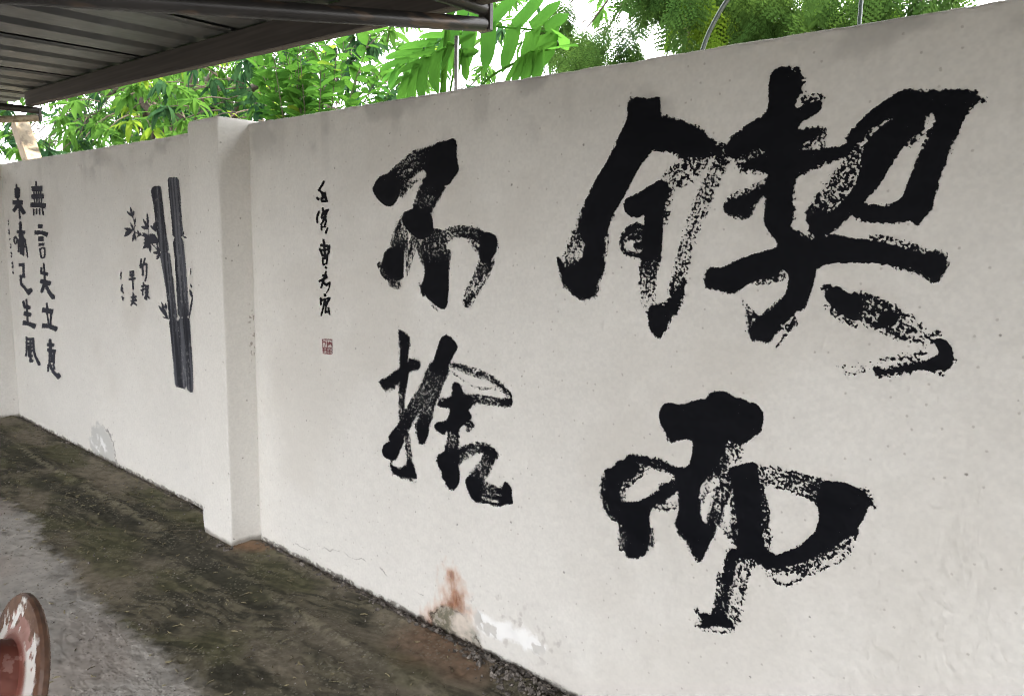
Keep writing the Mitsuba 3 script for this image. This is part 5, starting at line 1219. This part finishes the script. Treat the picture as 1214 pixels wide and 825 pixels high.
# feathery tree on the right
def frond(rng, L=.26, pairs=8):
    V, F = [], []
    def quad(a, b, c, d):
        k = len(V); V.extend([a, b, c, d]); F.extend([(k, k + 1, k + 2), (k, k + 2, k + 3)])
    for i in range(pairs):
        s = .2 + .8 * i / (pairs - 1); x0 = s * L; z0 = -.22 * L * s * s
        pl = L * .42 * math.sin(.5 + 2.1 * s)
        for sd in (-1, 1):
            dv = np.array([.55, sd * .85, -.25 - .2 * s]) + rng.normal(0, .16, 3); dv /= np.linalg.norm(dv)
            across = np.array([.85, -sd * .5, 0]); across /= np.linalg.norm(across)
            nl = 6
            for j in range(nl):
                u = (j + .7) / nl; p = np.array([x0, 0, z0]) + dv * pl * u + [0, 0, -.22 * pl * u * u]
                l = .033 * (1 - .35 * abs(u - .4)) * rng.uniform(.8, 1.15); w = .0065
                for s2 in (-1, 1):
                    o = across * s2 * l + dv * l * .35 + [0, 0, rng.uniform(-.012, .004)]
                    quad(p - dv * w, p + o * .5 - dv * w * 1.4, p + o, p + o * .5 + dv * w * 1.4)
    m = trimesh.Trimesh(np.array(V), np.array(F), process=False)
    return cat([m, tube([(0, 0, 0), (L * .5, 0, -.055 * L), (L, 0, -.22 * L)], [.0016, .0013, .0008], 3)])
def feather_tree():
    rng = np.random.default_rng(31)
    T = thing('feathery_tree', 'tree with fine feathery hanging foliage and a thin trunk behind the wall at right', 'tree')
    var = {('feather', i): frond(rng, L, pr_) for i, (L, pr_) in enumerate(((.28, 8), (.24, 7), (.32, 9)))}
    clumps = [  # centre, radii, fronds
        ((-3.72, 3.4, 3.00), (.30, .5, .17), 46), ((-4.02, 3.6, 3.15), (.22, .4, .20), 30), ((-4.35, 3.8, 3.45), (.25, .5, .22), 34), ((-3.52, 3.3, 3.10), (.14, .3, .16), 18),
        ((-2.95, 3.3, 3.46), (.42, .6, .20), 80), ((-2.45, 3.2, 3.16), (.35, .6, .22), 90), ((-2.05, 3.2, 3.06), (.35, .6, .22), 84), ((-1.65, 3.1, 3.02), (.32, .6, .16), 56), ((-2.5, 3.4, 3.6), (.9, .7, .22), 90), ((-1.3, 3.2, 3.05), (.25, .5, .10), 24), ((-2.62, 3.0, 3.02), (.12, .4, .16), 20), ((-3.3, 3.8, 3.75), (.7, .6, .15), 40)]
    items, tw = [], []
    top = np.array([-2.86, 3.2, 3.55])
    for c, r, n_ in clumps:
        n_ = int(n_ * .56)
        c, r = np.array(c), np.array(r)
        tw.append(tube(spline([top - [0, 0, .25], (top + c) / 2 + [0, 0, .22], c + [0, 0, r[2] * .8]], 6), np.linspace(.02, .006, 13), 6))
        for _ in range(n_):
            v = rng.normal(0, 1, 3); v *= rng.random() ** .4 / np.linalg.norm(v); p = c + r * v
            a = rng.uniform(0, 6.28); d = np.array([math.cos(a), math.sin(a), rng.uniform(-2.2, -.4)])
            young = n3(np.array([p[0]]), np.array([p[2] + p[1] * .5]), .4, 77, 2)[0] > .56
            L = rng.uniform(.8, 1.2)
            items.append((at(frame(d, roll=rng.normal(0, .4)), p, L), ('feather', int(rng.integers(0, 3))), 'mat_feather_young' if young and p[0] > -2.7 else 'mat_feather', .28 * L))
    put(T + '__trunk', mikit.ply(tube(spline([(-2.75, 3.25, -.1), (-2.80, 3.25, 1.5), (-2.83, 3.2, 2.9), (-2.86, 3.2, 3.6)], 6), np.linspace(.05, .028, 19), 10), 'mat_bark', smooth=50))
    put(T + '__branches', mikit.ply(cat(tw), 'mat_bark', smooth=50))
    place_leaves(T, var, items, 300, None, part='frond')
feather_tree()

# ------------------------------------------------------------------ rusty flanged pipe at the lower left
FL = thing('flanged_pipe', 'rusty red pipe end with a round flange in the lower left corner', 'pipe')
u = np.cross([0, 0, 1], RIM_N); u /= np.linalg.norm(u); v = np.cross(RIM_N, u)
prof = [(.0, .008), (.036, .008), (.044, .005), (.062, .002), (.077, .003), (.083, .002), (.0855, -.001), (.0855, -.005), (.082, -.008), (.05, -.009), (.0, -.009)]
a = np.arange(72) / 72 * 2 * np.pi
rows_ = [RIM_C + h * RIM_N + r * (1 + .012 * np.sin(3 * a + 1))[:, None] * (np.cos(a)[:, None] * u + np.sin(a)[:, None] * v) for r, h in prof]
put(FL + '__flange', mikit.ply(trimesh.Trimesh(np.concatenate(rows_), grid_faces(len(rows_), 72, True), process=False), 'mat_rust_paint', smooth=35))
end = RIM_C + RIM_N * .42
put(FL + '__pipe', mikit.ply(tube([RIM_C + RIM_N * t for t in np.linspace(.004, .42, 10)], .0395, 28), 'mat_rust_paint', smooth=40))
put(FL + '__post', mikit.ply(tube([(end[0], end[1], z) for z in np.linspace(-.1, end[2] + .06, 8)], .045, 24), 'mat_rust_paint', smooth=40))
